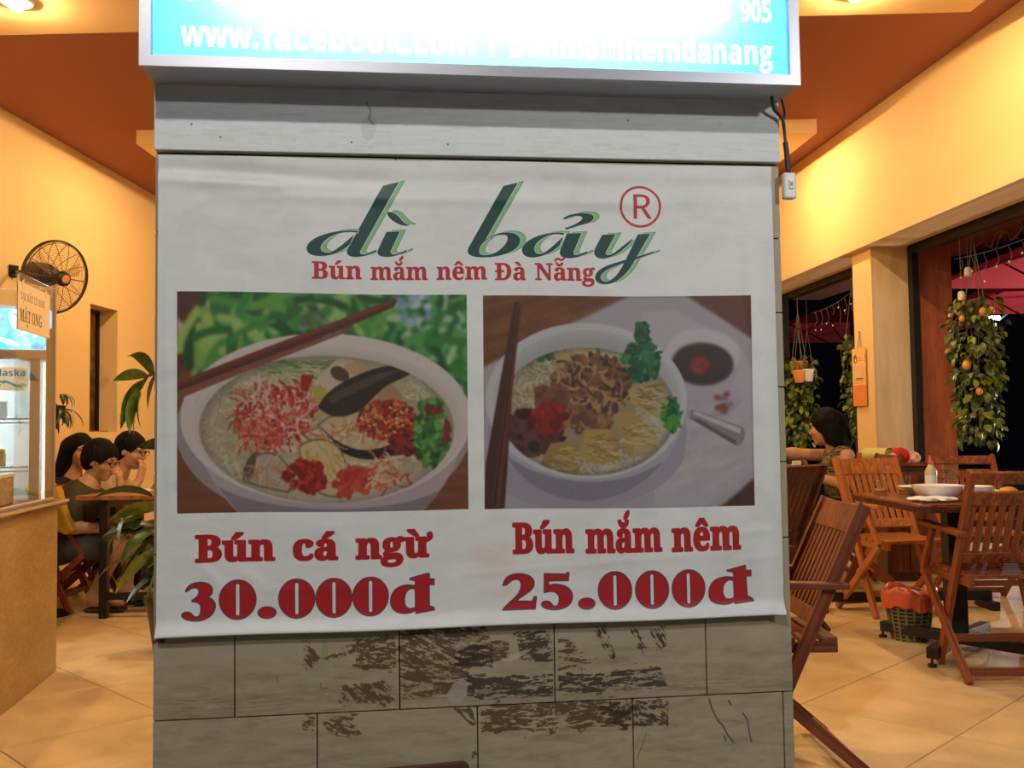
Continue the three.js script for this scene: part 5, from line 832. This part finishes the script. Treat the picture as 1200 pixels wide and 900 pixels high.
tumbler('short clear tumbler on the table corner before the orange chair', [1.89, -4.99], 0.042, 0.10, true);
tumbler('tall clear glass standing near the middle of the table', [2.215, -4.90], 0.038, 0.15, false);
tumbler('small clear glass behind the white plate', [2.03, -5.03], 0.034, 0.09, true);
{ const t = thing('napkins', 'crumpled white paper napkins on the table edge', 'napkin', [1.885, TY, -4.44]); for (let i = 0; i < 4; i++) { const g = new THREE.IcosahedronGeometry(0.035, 2), p = g.attributes.position; for (let j = 0; j < p.count; j++) { const q = 0.7 + 0.5 * vnoise(p.getX(j) * 60 + i * 9 + 9, p.getZ(j) * 60 + p.getY(j) * 40 + 9, 3, 1e6); p.setXYZ(j, p.getX(j) * q * 1.5, Math.max(-0.012, p.getY(j) * q * 0.4), p.getZ(j) * q * 1.2); } g.computeVertexNormals(); part('napkin', g.translate(-0.03 + i * 0.035, 0.0125, (i % 2) * 0.03), M.ceramic, t); } }
for (const s of [0, 1]) { const t = thing('chopstick', 'dark wooden chopstick lying among the napkins', 'chopstick', [1.93 + s * 0.012, TY, -4.36], 0, 'chopsticks on the table'); part('stick', rod([-0.1, 0.004, 0.02 - s * 0.01], [0.12, 0.004, 0.0], 0.0036, 6, 0.0025), woodDark, t); }
{ // condiment stand
  const t = thing('condiment_bottle', 'cream squeeze bottle with red cap at the back of the table', 'bottle', [2.17, TY, -5.03]); part('bottle', lathe([[0.001, 0], [0.028, 0], [0.03, 0.01], [0.03, 0.11], [0.014, 0.14], [0.012, 0.15]], 18), std({ color: lin(0.55, 0.45, 0.30), roughness: 0.4 }), t); part('cap', lathe([[0.014, 0.145], [0.013, 0.16], [0.004, 0.19], [0.001, 0.19]], 14), std({ color: lin(0.5, 0.08, 0.03), roughness: 0.4 }), t); part('label', lathe([[0.0305, 0.03], [0.0305, 0.09]], 18), M.ceramic, t); }
// ---------- waste basket ----------
{
  const t = thing('waste_basket', 'woven green waste basket lined with an orange plastic bag', 'basket', [2.01, 0, -4.97]);
  const R0 = 0.085, R1 = 0.118, H = 0.24, body = [];
  part('basket_wall', lathe([[0.001, 0.002], [R0 - 0.004, 0.002], [R1 - 0.006, H]], 28), std({ color: lin(0.075, 0.075, 0.022), roughness: 0.8 }), t);
  for (let i = 0; i < 12; i++) { const y = 0.012 + i * 0.0195, r = R0 + (R1 - R0) * y / H; part('weave_band', new THREE.TorusGeometry(r, 0.0065, 5, 28).rotateX(Math.PI / 2).scale(1, 0.9, 1).translate(0, y, 0), std({ color: lin(0.15, 0.13, 0.035), roughness: 0.6 }), t); }
  for (let i = 0; i < 18; i++) { const a = i / 18 * 6.283; part('upright', bar([Math.cos(a) * (R0 + 0.005), 0, Math.sin(a) * (R0 + 0.005)], [Math.cos(a) * (R1 + 0.005), H, Math.sin(a) * (R1 + 0.005)], 0.012, 0.004, V(-Math.sin(a), 0, Math.cos(a)), 0.001), std({ color: lin(0.17, 0.14, 0.04), roughness: 0.6 }), t); }
  const g = lathe([[R1 - 0.04, H - 0.06], [R1 - 0.016, H], [R1 + 0.004, H + 0.018], [R1 + 0.017, H - 0.005], [R1 + 0.013, H - 0.075]], 40), p = g.attributes.position; for (let i = 0; i < p.count; i++) { const a = Math.atan2(p.getZ(i), p.getX(i)), q = 1 + 0.035 * Math.sin(a * 7 + p.getY(i) * 30) + 0.02 * Math.sin(a * 17), dy = p.getY(i) > 0.15 ? 0.014 * Math.sin(a * 3 + 1) + 0.006 * Math.sin(a * 11) : 0; p.setXYZ(i, p.getX(i) * q, p.getY(i) + dy, p.getZ(i) * q); } g.computeVertexNormals();
  part('plastic_liner', g, new THREE.MeshPhysicalMaterial({ color: lin(0.80, 0.13, 0.05), roughness: 0.35, transmission: 0.25, thickness: 0, side: THREE.DoubleSide }), t, 'orange red plastic bag folded over the rim');
  part('waste_paper', [ball(0.05, -0.05, H - 0.01, 0.0, 1.2, 0.6, 0.8, 8), ball(0.04, 0.03, H - 0.02, -0.03, 1, 0.6, 1, 8)], M.ceramic, t);
}
// ---------- woman at the far table ----------
{
  const torso = [[[-0.06, 0.46, 0], [0.06, 0.46, 0], 0.12, 0.12], [[0, 0.48, 0.0], [0, 0.80, 0.05], 0.115, 0.115], [[-0.10, 0.885, 0.06], [0.10, 0.885, 0.06], 0.06, 0.06], [[0, 0.84, 0.05], [0, 0.955, 0.085], 0.08, 0.05]];
  const near = [[0.155, 0.885, 0.05], [0.20, 0.70, 0.09], [0.12, 0.77, 0.32]], far = [[-0.155, 0.885, 0.07], [-0.17, 0.90, 0.32], [-0.12, 0.93, 0.56]];
  const legs = [-1, 1].flatMap((s) => [[[s * 0.09, 0.45, 0], [s * 0.10, 0.46, 0.40], 0.08, 0.055], [[s * 0.10, 0.45, 0.40], [s * 0.10, 0.08, 0.38], 0.05, 0.035], [[s * 0.10, 0.06, 0.38], [s * 0.10, 0.045, 0.52], 0.034, 0.026]]);
  person('seated woman with dark bobbed hair in a patterned sleeveless top, seen from behind', [2.29, -6.62], -Math.PI / 2, {
    neck: [0, 0.955, 0.085], torso, limbs: [[near[0], near[1], 0.045, 0.038], [near[1], near[2], 0.038, 0.027], [far[0], far[1], 0.045, 0.038], [far[1], far[2], 0.038, 0.027], ...legs], head: { c: [0, 1.085, 0.15], pitch: 0.12, yaw: -0.7 },
    hands: [[near[2], [-0.2, 0.1, 1], [0, -1, 0], 0.5], [far[2], [0.05, 0.1, 1], [0, -1, 0], 0.7]], hairBulk: 0.002,
    longHair: [[[0, 1.10, 0.08], [0, 0.985, 0.045], 0.088, 0.08], [[0.065, 1.06, 0.12], [0.075, 0.985, 0.10], 0.04, 0.035], [[-0.065, 1.06, 0.12], [-0.075, 0.985, 0.10], 0.04, 0.035], [[0.05, 1.11, 0.10], [0.06, 1.0, 0.08], 0.05, 0.05], [[0.062, 1.12, 0.175], [0.07, 1.0, 0.14], 0.036, 0.036]],
    clothes: [['sleeveless_top', grow(torso.slice(1, 3).map((b, i) => (i ? [[-0.09, 0.885, 0.06], [0.09, 0.885, 0.06], 0.062, 0.062] : b)), 0.014), tweed], ['trousers', grow([torso[0], ...legs.filter((_, i) => i % 3 < 2)], 0.014), blackCloth]],
  });
}
{ // companion mostly behind the pillar
  const torso = [[[-0.06, 0.46, 0], [0.06, 0.46, 0], 0.12, 0.12], [[0, 0.48, 0], [0, 0.80, 0.10], 0.12, 0.12], [[-0.11, 0.90, 0.13], [0.11, 0.90, 0.13], 0.066, 0.066], [[0, 0.86, 0.12], [0, 0.97, 0.17], 0.08, 0.055]];
  const near = [[-0.16, 0.895, 0.15], [-0.14, 0.93, 0.40], [-0.08, 0.88, 0.62]], far = [[0.16, 0.89, 0.15], [0.19, 0.74, 0.25], [0.10, 0.80, 0.45]];
  const legs = [-1, 1].flatMap((s) => [[[s * 0.09, 0.45, 0], [s * 0.10, 0.46, 0.40], 0.08, 0.055], [[s * 0.10, 0.45, 0.40], [s * 0.10, 0.08, 0.38], 0.05, 0.035], [[s * 0.10, 0.06, 0.38], [s * 0.10, 0.045, 0.52], 0.034, 0.026]]);
  person('person in brown long-sleeved top reaching across the table, mostly behind the pillar', [1.42, -7.28], Math.PI / 2 - 0.1, {
    neck: [0, 0.97, 0.17], torso, limbs: [[near[0], near[1], 0.045, 0.038], [near[1], near[2], 0.038, 0.027], [far[0], far[1], 0.045, 0.038], [far[1], far[2], 0.038, 0.027], ...legs], head: { c: [0, 1.12, 0.22], pitch: 0.25 },
    hands: [[near[2], [0.1, -0.3, 1], [0, -1, 0], 0.5], [far[2], [-0.2, 0.1, 1], [0, -1, 0], 0.5]],
    clothes: [['long_sleeved_top', grow([...torso.slice(1, 3), [near[0], near[1], 0.055, 0.05], [near[1], lerp3(near[1], near[2], 0.8), 0.05, 0.036], [far[0], far[1], 0.055, 0.05], [far[1], lerp3(far[1], far[2], 0.8), 0.05, 0.036]], 0.014), brownCloth], ['trousers', grow([torso[0], ...legs.filter((_, i) => i % 3 < 2)], 0.014), blackCloth]],
  });
}
chair('wooden folding chair under the person in the brown top', [1.40, -7.28], Math.PI / 2 - 0.1, wood[1], { slats: 8, noArms: true });
// ---------- things piled on the sideboard ----------
{
  const t = thing('sideboard', 'low dark wooden sideboard beside the column', 'sideboard', [2.77, 0, -6.93]);
  part('body', bx(0.30, 0.80, 0.24, 0, 0.40, 0, 0.006), woodDark, t); part('top', bx(0.34, 0.024, 0.27, 0, 0.812, 0, 0.006), wood[0], t); for (const s of [-1, 1]) { const d = part('door', bx(0.14, 0.70, 0.014, s * 0.074, 0.41, 0.126, 0.004), wood[1], t); part('knob', ball(0.012, s * 0.02, 0.5, 0.139, 1, 1, 1, 8), M.steel, d); }
}
{ const t = thing('rolled_mat', 'rolled lime green mat lying on the sideboard', 'mat', [2.64, 0.824, -6.95], 0.5);
  const pts = Array.from({ length: 46 }, (_, i) => { const a = i * 0.42, r = 0.012 + i * 0.00085; return new THREE.Vector2(Math.cos(a) * r, Math.sin(a) * r); }), back = pts.slice().reverse().map((p) => p.clone().multiplyScalar(0.88)), s = new THREE.Shape([...pts, ...back]);
  part('roll', new THREE.ExtrudeGeometry(s, { depth: 0.2, bevelEnabled: false }).translate(0, 0.053, -0.12), std({ color: lin(0.52, 0.56, 0.12), roughness: 0.7 }), t); part('outer_wrap', new THREE.CylinderGeometry(0.053, 0.053, 0.2, 28, 1, true).rotateX(Math.PI / 2).translate(0, 0.053, -0.02), new THREE.MeshStandardMaterial({ color: lin(0.58, 0.58, 0.16), roughness: 0.7, side: THREE.DoubleSide }), t); }
const lump = (rx, ry, rz, sd) => { const g = new THREE.IcosahedronGeometry(1, 4), p = g.attributes.position; for (let i = 0; i < p.count; i++) { const x = p.getX(i), y = p.getY(i), z = p.getZ(i), q = 0.78 + 0.42 * vnoise(x * 2.3 + 9, z * 2.3 + y * 1.7 + 9, sd, 1e6); p.setXYZ(i, x * rx * q, Math.max(-0.55, y) * ry * q, z * rz * q); } g.computeVertexNormals(); return g.translate(0, ry * 0.5, 0); };
{ const t = thing('red_cloth', 'bundled bright red cloth on the sideboard', 'cloth', [2.76, 0.826, -6.97]); part('cloth', lump(0.09, 0.075, 0.08, 4), std({ color: lin(0.62, 0.02, 0.016), roughness: 0.75 }), t); }
{ const t = thing('pink_bag', 'small pink soft bag beside the red cloth', 'bag', [2.70, 0.826, -6.88]); part('bag', lump(0.055, 0.045, 0.045, 8), std({ color: lin(0.72, 0.36, 0.30), roughness: 0.7 }), t); part('strap', tube([[-0.04, 0.04, 0], [-0.02, 0.075, 0.01], [0.03, 0.05, 0]], 0.004, 14, 5), std({ color: lin(0.6, 0.25, 0.2), roughness: 0.7 }), t); }
{ const t = thing('patterned_cloth', 'small white and pink patterned cloth at the end of the sideboard', 'cloth', [2.87, 0.826, -6.95]); part('cloth', lump(0.05, 0.05, 0.05, 12), std({ map: noiseTex(64, [225, 180, 165], [[14, 14, 120]], [0.6, 1, 1], 92), roughness: 0.8 }), t); }
{ const t = thing('tissue_pack', 'red and white tissue pack standing on the table before the woman', 'tissues', [1.86, 0.736, -6.50], 0.4); part('pack', bx(0.11, 0.10, 0.05, 0, 0.05, 0, 0.008), std({ color: lin(0.5, 0.05, 0.03), roughness: 0.5 }), t); part('tissue', bx(0.07, 0.08, 0.012, 0.03, 0.085, 0.03, 0.004), M.ceramic, t); }
// ---------- calendar on the column ----------
{
  const t = thing('wall_calendar', 'orange and cream block calendar hanging by a cord on the column', 'calendar', [2.660, 1.24, -7.32], -Math.PI / 2 + RA);
  const [c, g] = canvas(256, 512); g.fillStyle = '#f2c07e'; g.fillRect(0, 0, 256, 512); g.fillStyle = '#e98b4e'; g.fillRect(0, 330, 256, 182); g.fillStyle = '#f0b070'; g.fillRect(0, 326, 256, 4);
  g.fillStyle = '#c05028'; g.beginPath(); g.arc(66, 92, 40, 0, 7); g.fill(); g.fillStyle = '#7a5a20'; g.beginPath(); g.arc(66, 98, 30, 0, 7); g.fill(); g.fillStyle = '#f4d8a0'; g.beginPath(); g.arc(70, 104, 16, 0, 7); g.fill();
  g.fillStyle = '#d07a3c'; for (let i = 0; i < 6; i++) g.fillRect(120 + i * 20, 84 + (i % 2) * 2, 14, 8); g.fillRect(110, 110, 130, 6); for (let r = 0; r < 3; r++) for (let i = 0; i < 8; i++) { g.fillStyle = 'rgba(190,110,50,0.35)'; g.fillRect(30 + i * 26, 190 + r * 44, 16, 10); } g.fillStyle = 'rgba(180,70,40,0.5)'; g.fillRect(20, 308, 216, 5); for (let i = 0; i < 6; i++) { g.fillStyle = 'rgba(250,190,130,0.5)'; g.fillRect(110 + i * 20, 400 + (i % 3) * 10, 14, 6); }
  part('printed_card', bx(0.21, 0.44, 0.012, 0, 0.22, 0.02, 0.002), std({ map: ctex(c, true, false), roughness: 0.6 }), t); part('date_block', bx(0.11, 0.10, 0.014, 0.02, 0.26, 0.031, 0.002), std({ color: lin(0.80, 0.52, 0.26), roughness: 0.7 }), t);
  part('cord', [rod([-0.03, 0.44, 0.014], [0, 0.565, 0.008], 0.0025, 5), rod([0.03, 0.44, 0.014], [0, 0.565, 0.008], 0.0025, 5)], M.rope, t); part('nail', rod([0, 0.565, -0.002], [0, 0.565, 0.02], 0.004, 8), M.steel, t);
}
// ---------- hanging plants outside the openings ----------
function hangingPlant(label, [x, z], yTop, yBot, w, opt = {}) {
  const t = thing('hanging_plant', label, 'plant', [x, yTop, z]);
  const H = yTop - yBot, mats = [leafMat([76, 104, 34], 61), leafMat([118, 132, 46], 62), leafMat([48, 70, 26], 63), leafMat([146, 158, 62], 64)];
  part('pot', lathe([[0.001, -0.12], [0.07, -0.12], [0.09, 0.0], [0.085, 0.0], [0.001, -0.02]], 20), opt.pot ?? std({ color: lin(0.05, 0.05, 0.03), roughness: 0.7 }), t);
  part('chain', [rod([-0.07, 0, 0], [0, 0.5, 0], 0.003, 5), rod([0.07, 0, 0], [0, 0.5, 0], 0.003, 5), rod([0, 0, 0.07], [0, 0.5, 0], 0.003, 5), rod([0, 0.49, 0], [0, 2.44 - yTop, 0], 0.003, 5)], M.rope, t);
  const vines = []; for (let i = 0; i < 12; i++) { const a = i * 2.4, r = w * rr(0.15, 0.42), L = H * rr(0.6, 0.97); vines.push(tube([[0, 0.02, 0], [Math.cos(a) * r, -0.05, Math.sin(a) * r], [Math.cos(a) * r * 0.9, -L * 0.5, Math.sin(a) * r * 0.9], [Math.cos(a) * r * 0.6, -L, Math.sin(a) * r * 0.6]], 0.0035, 14, 4)); } part('vines', vines, std({ color: lin(0.07, 0.06, 0.02), roughness: 0.8 }), t);
  for (let k = 0; k < 4; k++) {
    const gs = []; for (let i = 0; i < (opt.leaves ?? 90); i++) { const y = 0.06 - H * rnd(), env = w * 0.5 * (y > -0.1 * H ? 0.85 : 1 - 0.25 * (-y / H)), a = rr(0, 6.283), r = env * Math.sqrt(rr(0.15, 1)), s = rr(0.035, 0.075) * (opt.big ?? 1), g = leafGeo(s, s * 0.75, rr(0.3, 1.2), 0.25, 3); g.rotateZ(rr(-0.7, 0.7)).rotateX(rr(0.1, 1.3)).rotateY(-a + Math.PI / 2 + rr(-0.7, 0.7)).translate(Math.cos(a) * r, y, Math.sin(a) * r); gs.push(g); }
    const f = part('foliage', gs, mats[k], t); f.userData.kind = 'stuff';
  }
  for (const [fx, fy, fz, r] of opt.fruit ?? []) part('yellow_fruit', ball(r, fx, fy, fz, 0.85, 1, 0.85, 10), std({ color: lin(0.75, 0.30, 0.03), roughness: 0.5 }), t);
  return t;
}
hangingPlant('large trailing hanging plant with orange-yellow fruit in front of the red jamb', [3.22, -6.66], 1.91, 0.90, 0.38, { leaves: 120, big: 1.05, fruit: [[-0.14, -0.10, 0.1, 0.024], [-0.03, -0.06, 0.17, 0.03], [0.03, -0.05, 0.17, 0.026], [-0.13, -0.42, 0.12, 0.034], [-0.06, -0.60, 0.14, 0.026]] });
hangingPlant('hanging plant with orange and white pots beside the pillar', [2.85, -9.55], 1.74, 0.86, 0.36, { leaves: 80, big: 1.25, pot: std({ color: lin(0.70, 0.28, 0.06), roughness: 0.6 }) });
hangingPlant('slim trailing plant half hidden behind the calendar column', [3.02, -8.50], 1.84, 0.90, 0.24, { leaves: 60, big: 1.1 });
for (const [n, l, x, y, z] of [['orange_pot', 'small orange clay pot hung among leaves beside the pillar', 2.79, 1.52, -9.36], ['white_pot', 'small white pot hung among leaves next to the orange pot', 2.88, 1.53, -9.36]]) { const t = thing(n, l, 'pot', [x, y, z]); const m = n === 'orange_pot' ? std({ color: lin(0.80, 0.32, 0.06), roughness: 0.6 }) : M.ceramic; part('pot', lathe([[0.001, 0], [0.04, 0], [0.055, 0.10], [0.06, 0.10], [0.06, 0.12], [0.05, 0.12], [0.001, 0.1]], 20), m, t); part('hanger', [rod([-0.05, 0.11, 0], [0, 0.5, 0], 0.002, 5), rod([0.05, 0.11, 0], [0, 0.5, 0], 0.002, 5), rod([0, 0.49, 0], [0, 0.95, 0], 0.002, 5)], M.rope, t); }
for (const [x, y, z] of [[3.16, 2.11, -6.62], [3.10, 1.94, -6.60]]) { const t = thing('hanging_jar', 'small frosted jar strung above the fruiting plant', 'jar', [x, y, z], 0, 'jars above the fruiting plant'); part('jar', lathe([[0.001, 0], [0.022, 0], [0.024, 0.01], [0.024, 0.05], [0.018, 0.056], [0.018, 0.062]], 16), std({ color: lin(0.75, 0.66, 0.48), roughness: 0.4 }), t); part('string', [rod([0, 0.06, 0], [0.0, 2.42 - y, 0], 0.002, 5)], M.rope, t); }
// dry vine along the lean-to edge with tiny lights
{
  const t = thing('dry_vine', 'tangle of dry brown vine hanging along the terrace eave', 'vine', [3.3, 2.38, -6.4]); const g = [];
  for (let i = 0; i < 16; i++) { const z0 = -0.5 + i * 0.11, x0 = 0.02 + i * 0.012; g.push(tube([[x0 - z0 * 0.1, rr(-0.02, 0.05), z0], [x0 + rr(-0.05, 0.05), rr(-0.1, 0.02), z0 + 0.12], [x0 + rr(-0.05, 0.05), rr(-0.06, 0.06), z0 + 0.24], [x0 + rr(-0.04, 0.04), rr(-0.16, 0.0), z0 + 0.34]], rr(0.003, 0.006), 14, 5)); }
  part('twigs', g, std({ color: lin(0.22, 0.11, 0.05), roughness: 0.9 }), t);
}
function lightString(label, a, b, n) {
  const t = thing('light_string', label, 'light string', a); const w = b.map((v, i) => v - a[i]), pt = (s) => [w[0] * s, w[1] * s - 0.05 * Math.sin(Math.PI * s), w[2] * s];
  part('wire', [tube(Array.from({ length: 9 }, (_, i) => pt(i / 8)), 0.0022, 30, 4), ...Array.from({ length: n }, (_, i) => { const s = (i + 0.5) / n, p = pt(s), L = rr(0.05, 0.22); return tube([p, [p[0] + 0.02, p[1] - L * 0.5, p[2]], [p[0] + rr(-0.02, 0.02), p[1] - L, p[2]]], 0.0018, 8, 4); })], std({ color: lin(0.30, 0.28, 0.26), roughness: 0.5 }), t);
  for (let i = 0; i < n; i++) { const p = pt((i + 0.5) / n); part('tiny_bulb', ball(0.006, p[0], p[1] - rr(0.05, 0.2), p[2], 1, 1.4, 1, 6), std({ color: lin(0.8, 0.7, 0.6), roughness: 0.3, emissive: lin(0.9, 0.7, 0.5), emissiveIntensity: 0.35 }), t); }
}
lightString('thin string of tiny lights across the opening above the pink parasols', [3.2, 2.28, -6.9], [3.45, 2.38, -5.7], 10);
lightString('thin string of tiny lights in the opening beside the pillar', [2.95, 2.20, -9.4], [3.05, 2.36, -8.2], 9);
// ---------- parasols on the terrace ----------
function parasol(label, [x, z], half, yEdge, rise, turn) {
  const t = thing('terrace_parasol', label, 'parasol', [x, 0, z], turn);
  const pink = new THREE.MeshPhysicalMaterial({ color: lin(0.62, 0.035, 0.085), roughness: 0.85, transmission: 0.2, thickness: 0, side: THREE.DoubleSide });
  const c = [[-half, -half], [half, -half], [half, half], [-half, half]];
  for (let i = 0; i < 4; i++) {
    const [ax, az] = c[i], [bx2, bz] = c[(i + 1) % 4], pos = [], n = 8, idx = [], uv = [];
    for (let a = 0; a <= n; a++) for (let b = 0; b <= n; b++) { const s = a / n, q = b / n, ex = ax + (bx2 - ax) * q, ez = az + (bz - az) * q, sag = 0.05 * Math.sin(Math.PI * s) * Math.sin(Math.PI * q) * -1; pos.push(ex * s, yEdge + rise * (1 - s) + sag - 0.02 * Math.sin(Math.PI * q) * 0, ez * s); uv.push(q, s); }
    for (let a = 0; a < n; a++) for (let b = 0; b < n; b++) { const k = a * (n + 1) + b; idx.push(k, k + 1, k + n + 1, k + 1, k + n + 2, k + n + 1); }
    const g = new THREE.BufferGeometry(); g.setAttribute('position', new THREE.Float32BufferAttribute(pos, 3)); g.setAttribute('uv', new THREE.Float32BufferAttribute(uv, 2)); g.setIndex(idx); g.computeVertexNormals(); part('canopy_panel', g, pink, t);
    part('rib', rod([0, yEdge + rise - 0.03, 0], [ax, yEdge - 0.02, az], 0.011, 6), M.blackMetal, t); part('strut', rod([0, yEdge - 0.25, 0], [ax * 0.5, yEdge + rise * 0.5 - 0.03, az * 0.5], 0.008, 6), M.blackMetal, t);
  }
  part('pole', rod([0, 0.05, 0], [0, yEdge + rise + 0.06, 0], 0.022, 12), M.blackMetal, t); part('base', lathe([[0.001, 0], [0.24, 0], [0.24, 0.05], [0.05, 0.09], [0.03, 0.2], [0.001, 0.2]], 24), M.blackMetal, t);
}
parasol('pink terrace parasol close outside the opening, seen from below', [4.22, -7.05], 0.82, 2.20, 0.38, 0.05);
parasol('pink terrace parasol further out behind the fruiting plant', [4.95, -8.85], 0.84, 2.20, 0.38, -0.04);
parasol('pink terrace parasol seen through the opening beside the pillar', [4.15, -11.7], 1.2, 2.22, 0.45, 0.05);
{ // added lamp out of view, there to light the parasols from below
  const t = thing('added_terrace_lamp', 'added globe lamp on a short post, out of view, lighting the parasols from below', 'lantern', [5.9, 0, -7.3]);
  part('post', rod([0, 0, 0], [0, 0.75, 0], 0.03, 10), M.blackMetal, t); part('globe', ball(0.12, 0, 0.86, 0, 1, 1, 1, 18), std({ color: lin(0.9, 0.9, 0.88), emissive: lin(1, 0.9, 0.75), emissiveIntensity: 4 }), t); part('foot', lathe([[0.001, 0], [0.14, 0], [0.14, 0.03], [0.04, 0.05]], 18), M.blackMetal, t);
  const l = new THREE.PointLight(lin(1, 0.86, 0.68), ADDED_LAMP_CD); l.position.set(0, 0.86, 0); l.castShadow = true; l.shadow.radius = 5; t.add(l);
}
{ // distant street light
  const t = thing('far_street_light', 'small bright white street light far off in the dark', 'street lamp', [15.6, -0.45, -31]);
  part('pole', rod([0, 0, 0], [0, 4.9, 0], 0.07, 8), M.blackMetal, t); part('lamp_head', bx(0.30, 0.13, 0.2, 0, 5.0, 0, 0.04), std({ color: lin(1, 1, 1), emissive: lin(0.95, 0.98, 1), emissiveIntensity: 12 }), t); part('bracket', rod([0, 4.8, 0], [0.9, 5.5, 0], 0.03, 6), M.steel, t);
  const l = new THREE.PointLight(COOL, 6); l.position.set(0, 4.8, 0.25); l.castShadow = true; t.add(l);
}
scene.traverse((o) => { if (o.isMesh) { o.castShadow = true; o.receiveShadow = true; } });
renderer.render(scene, camera);
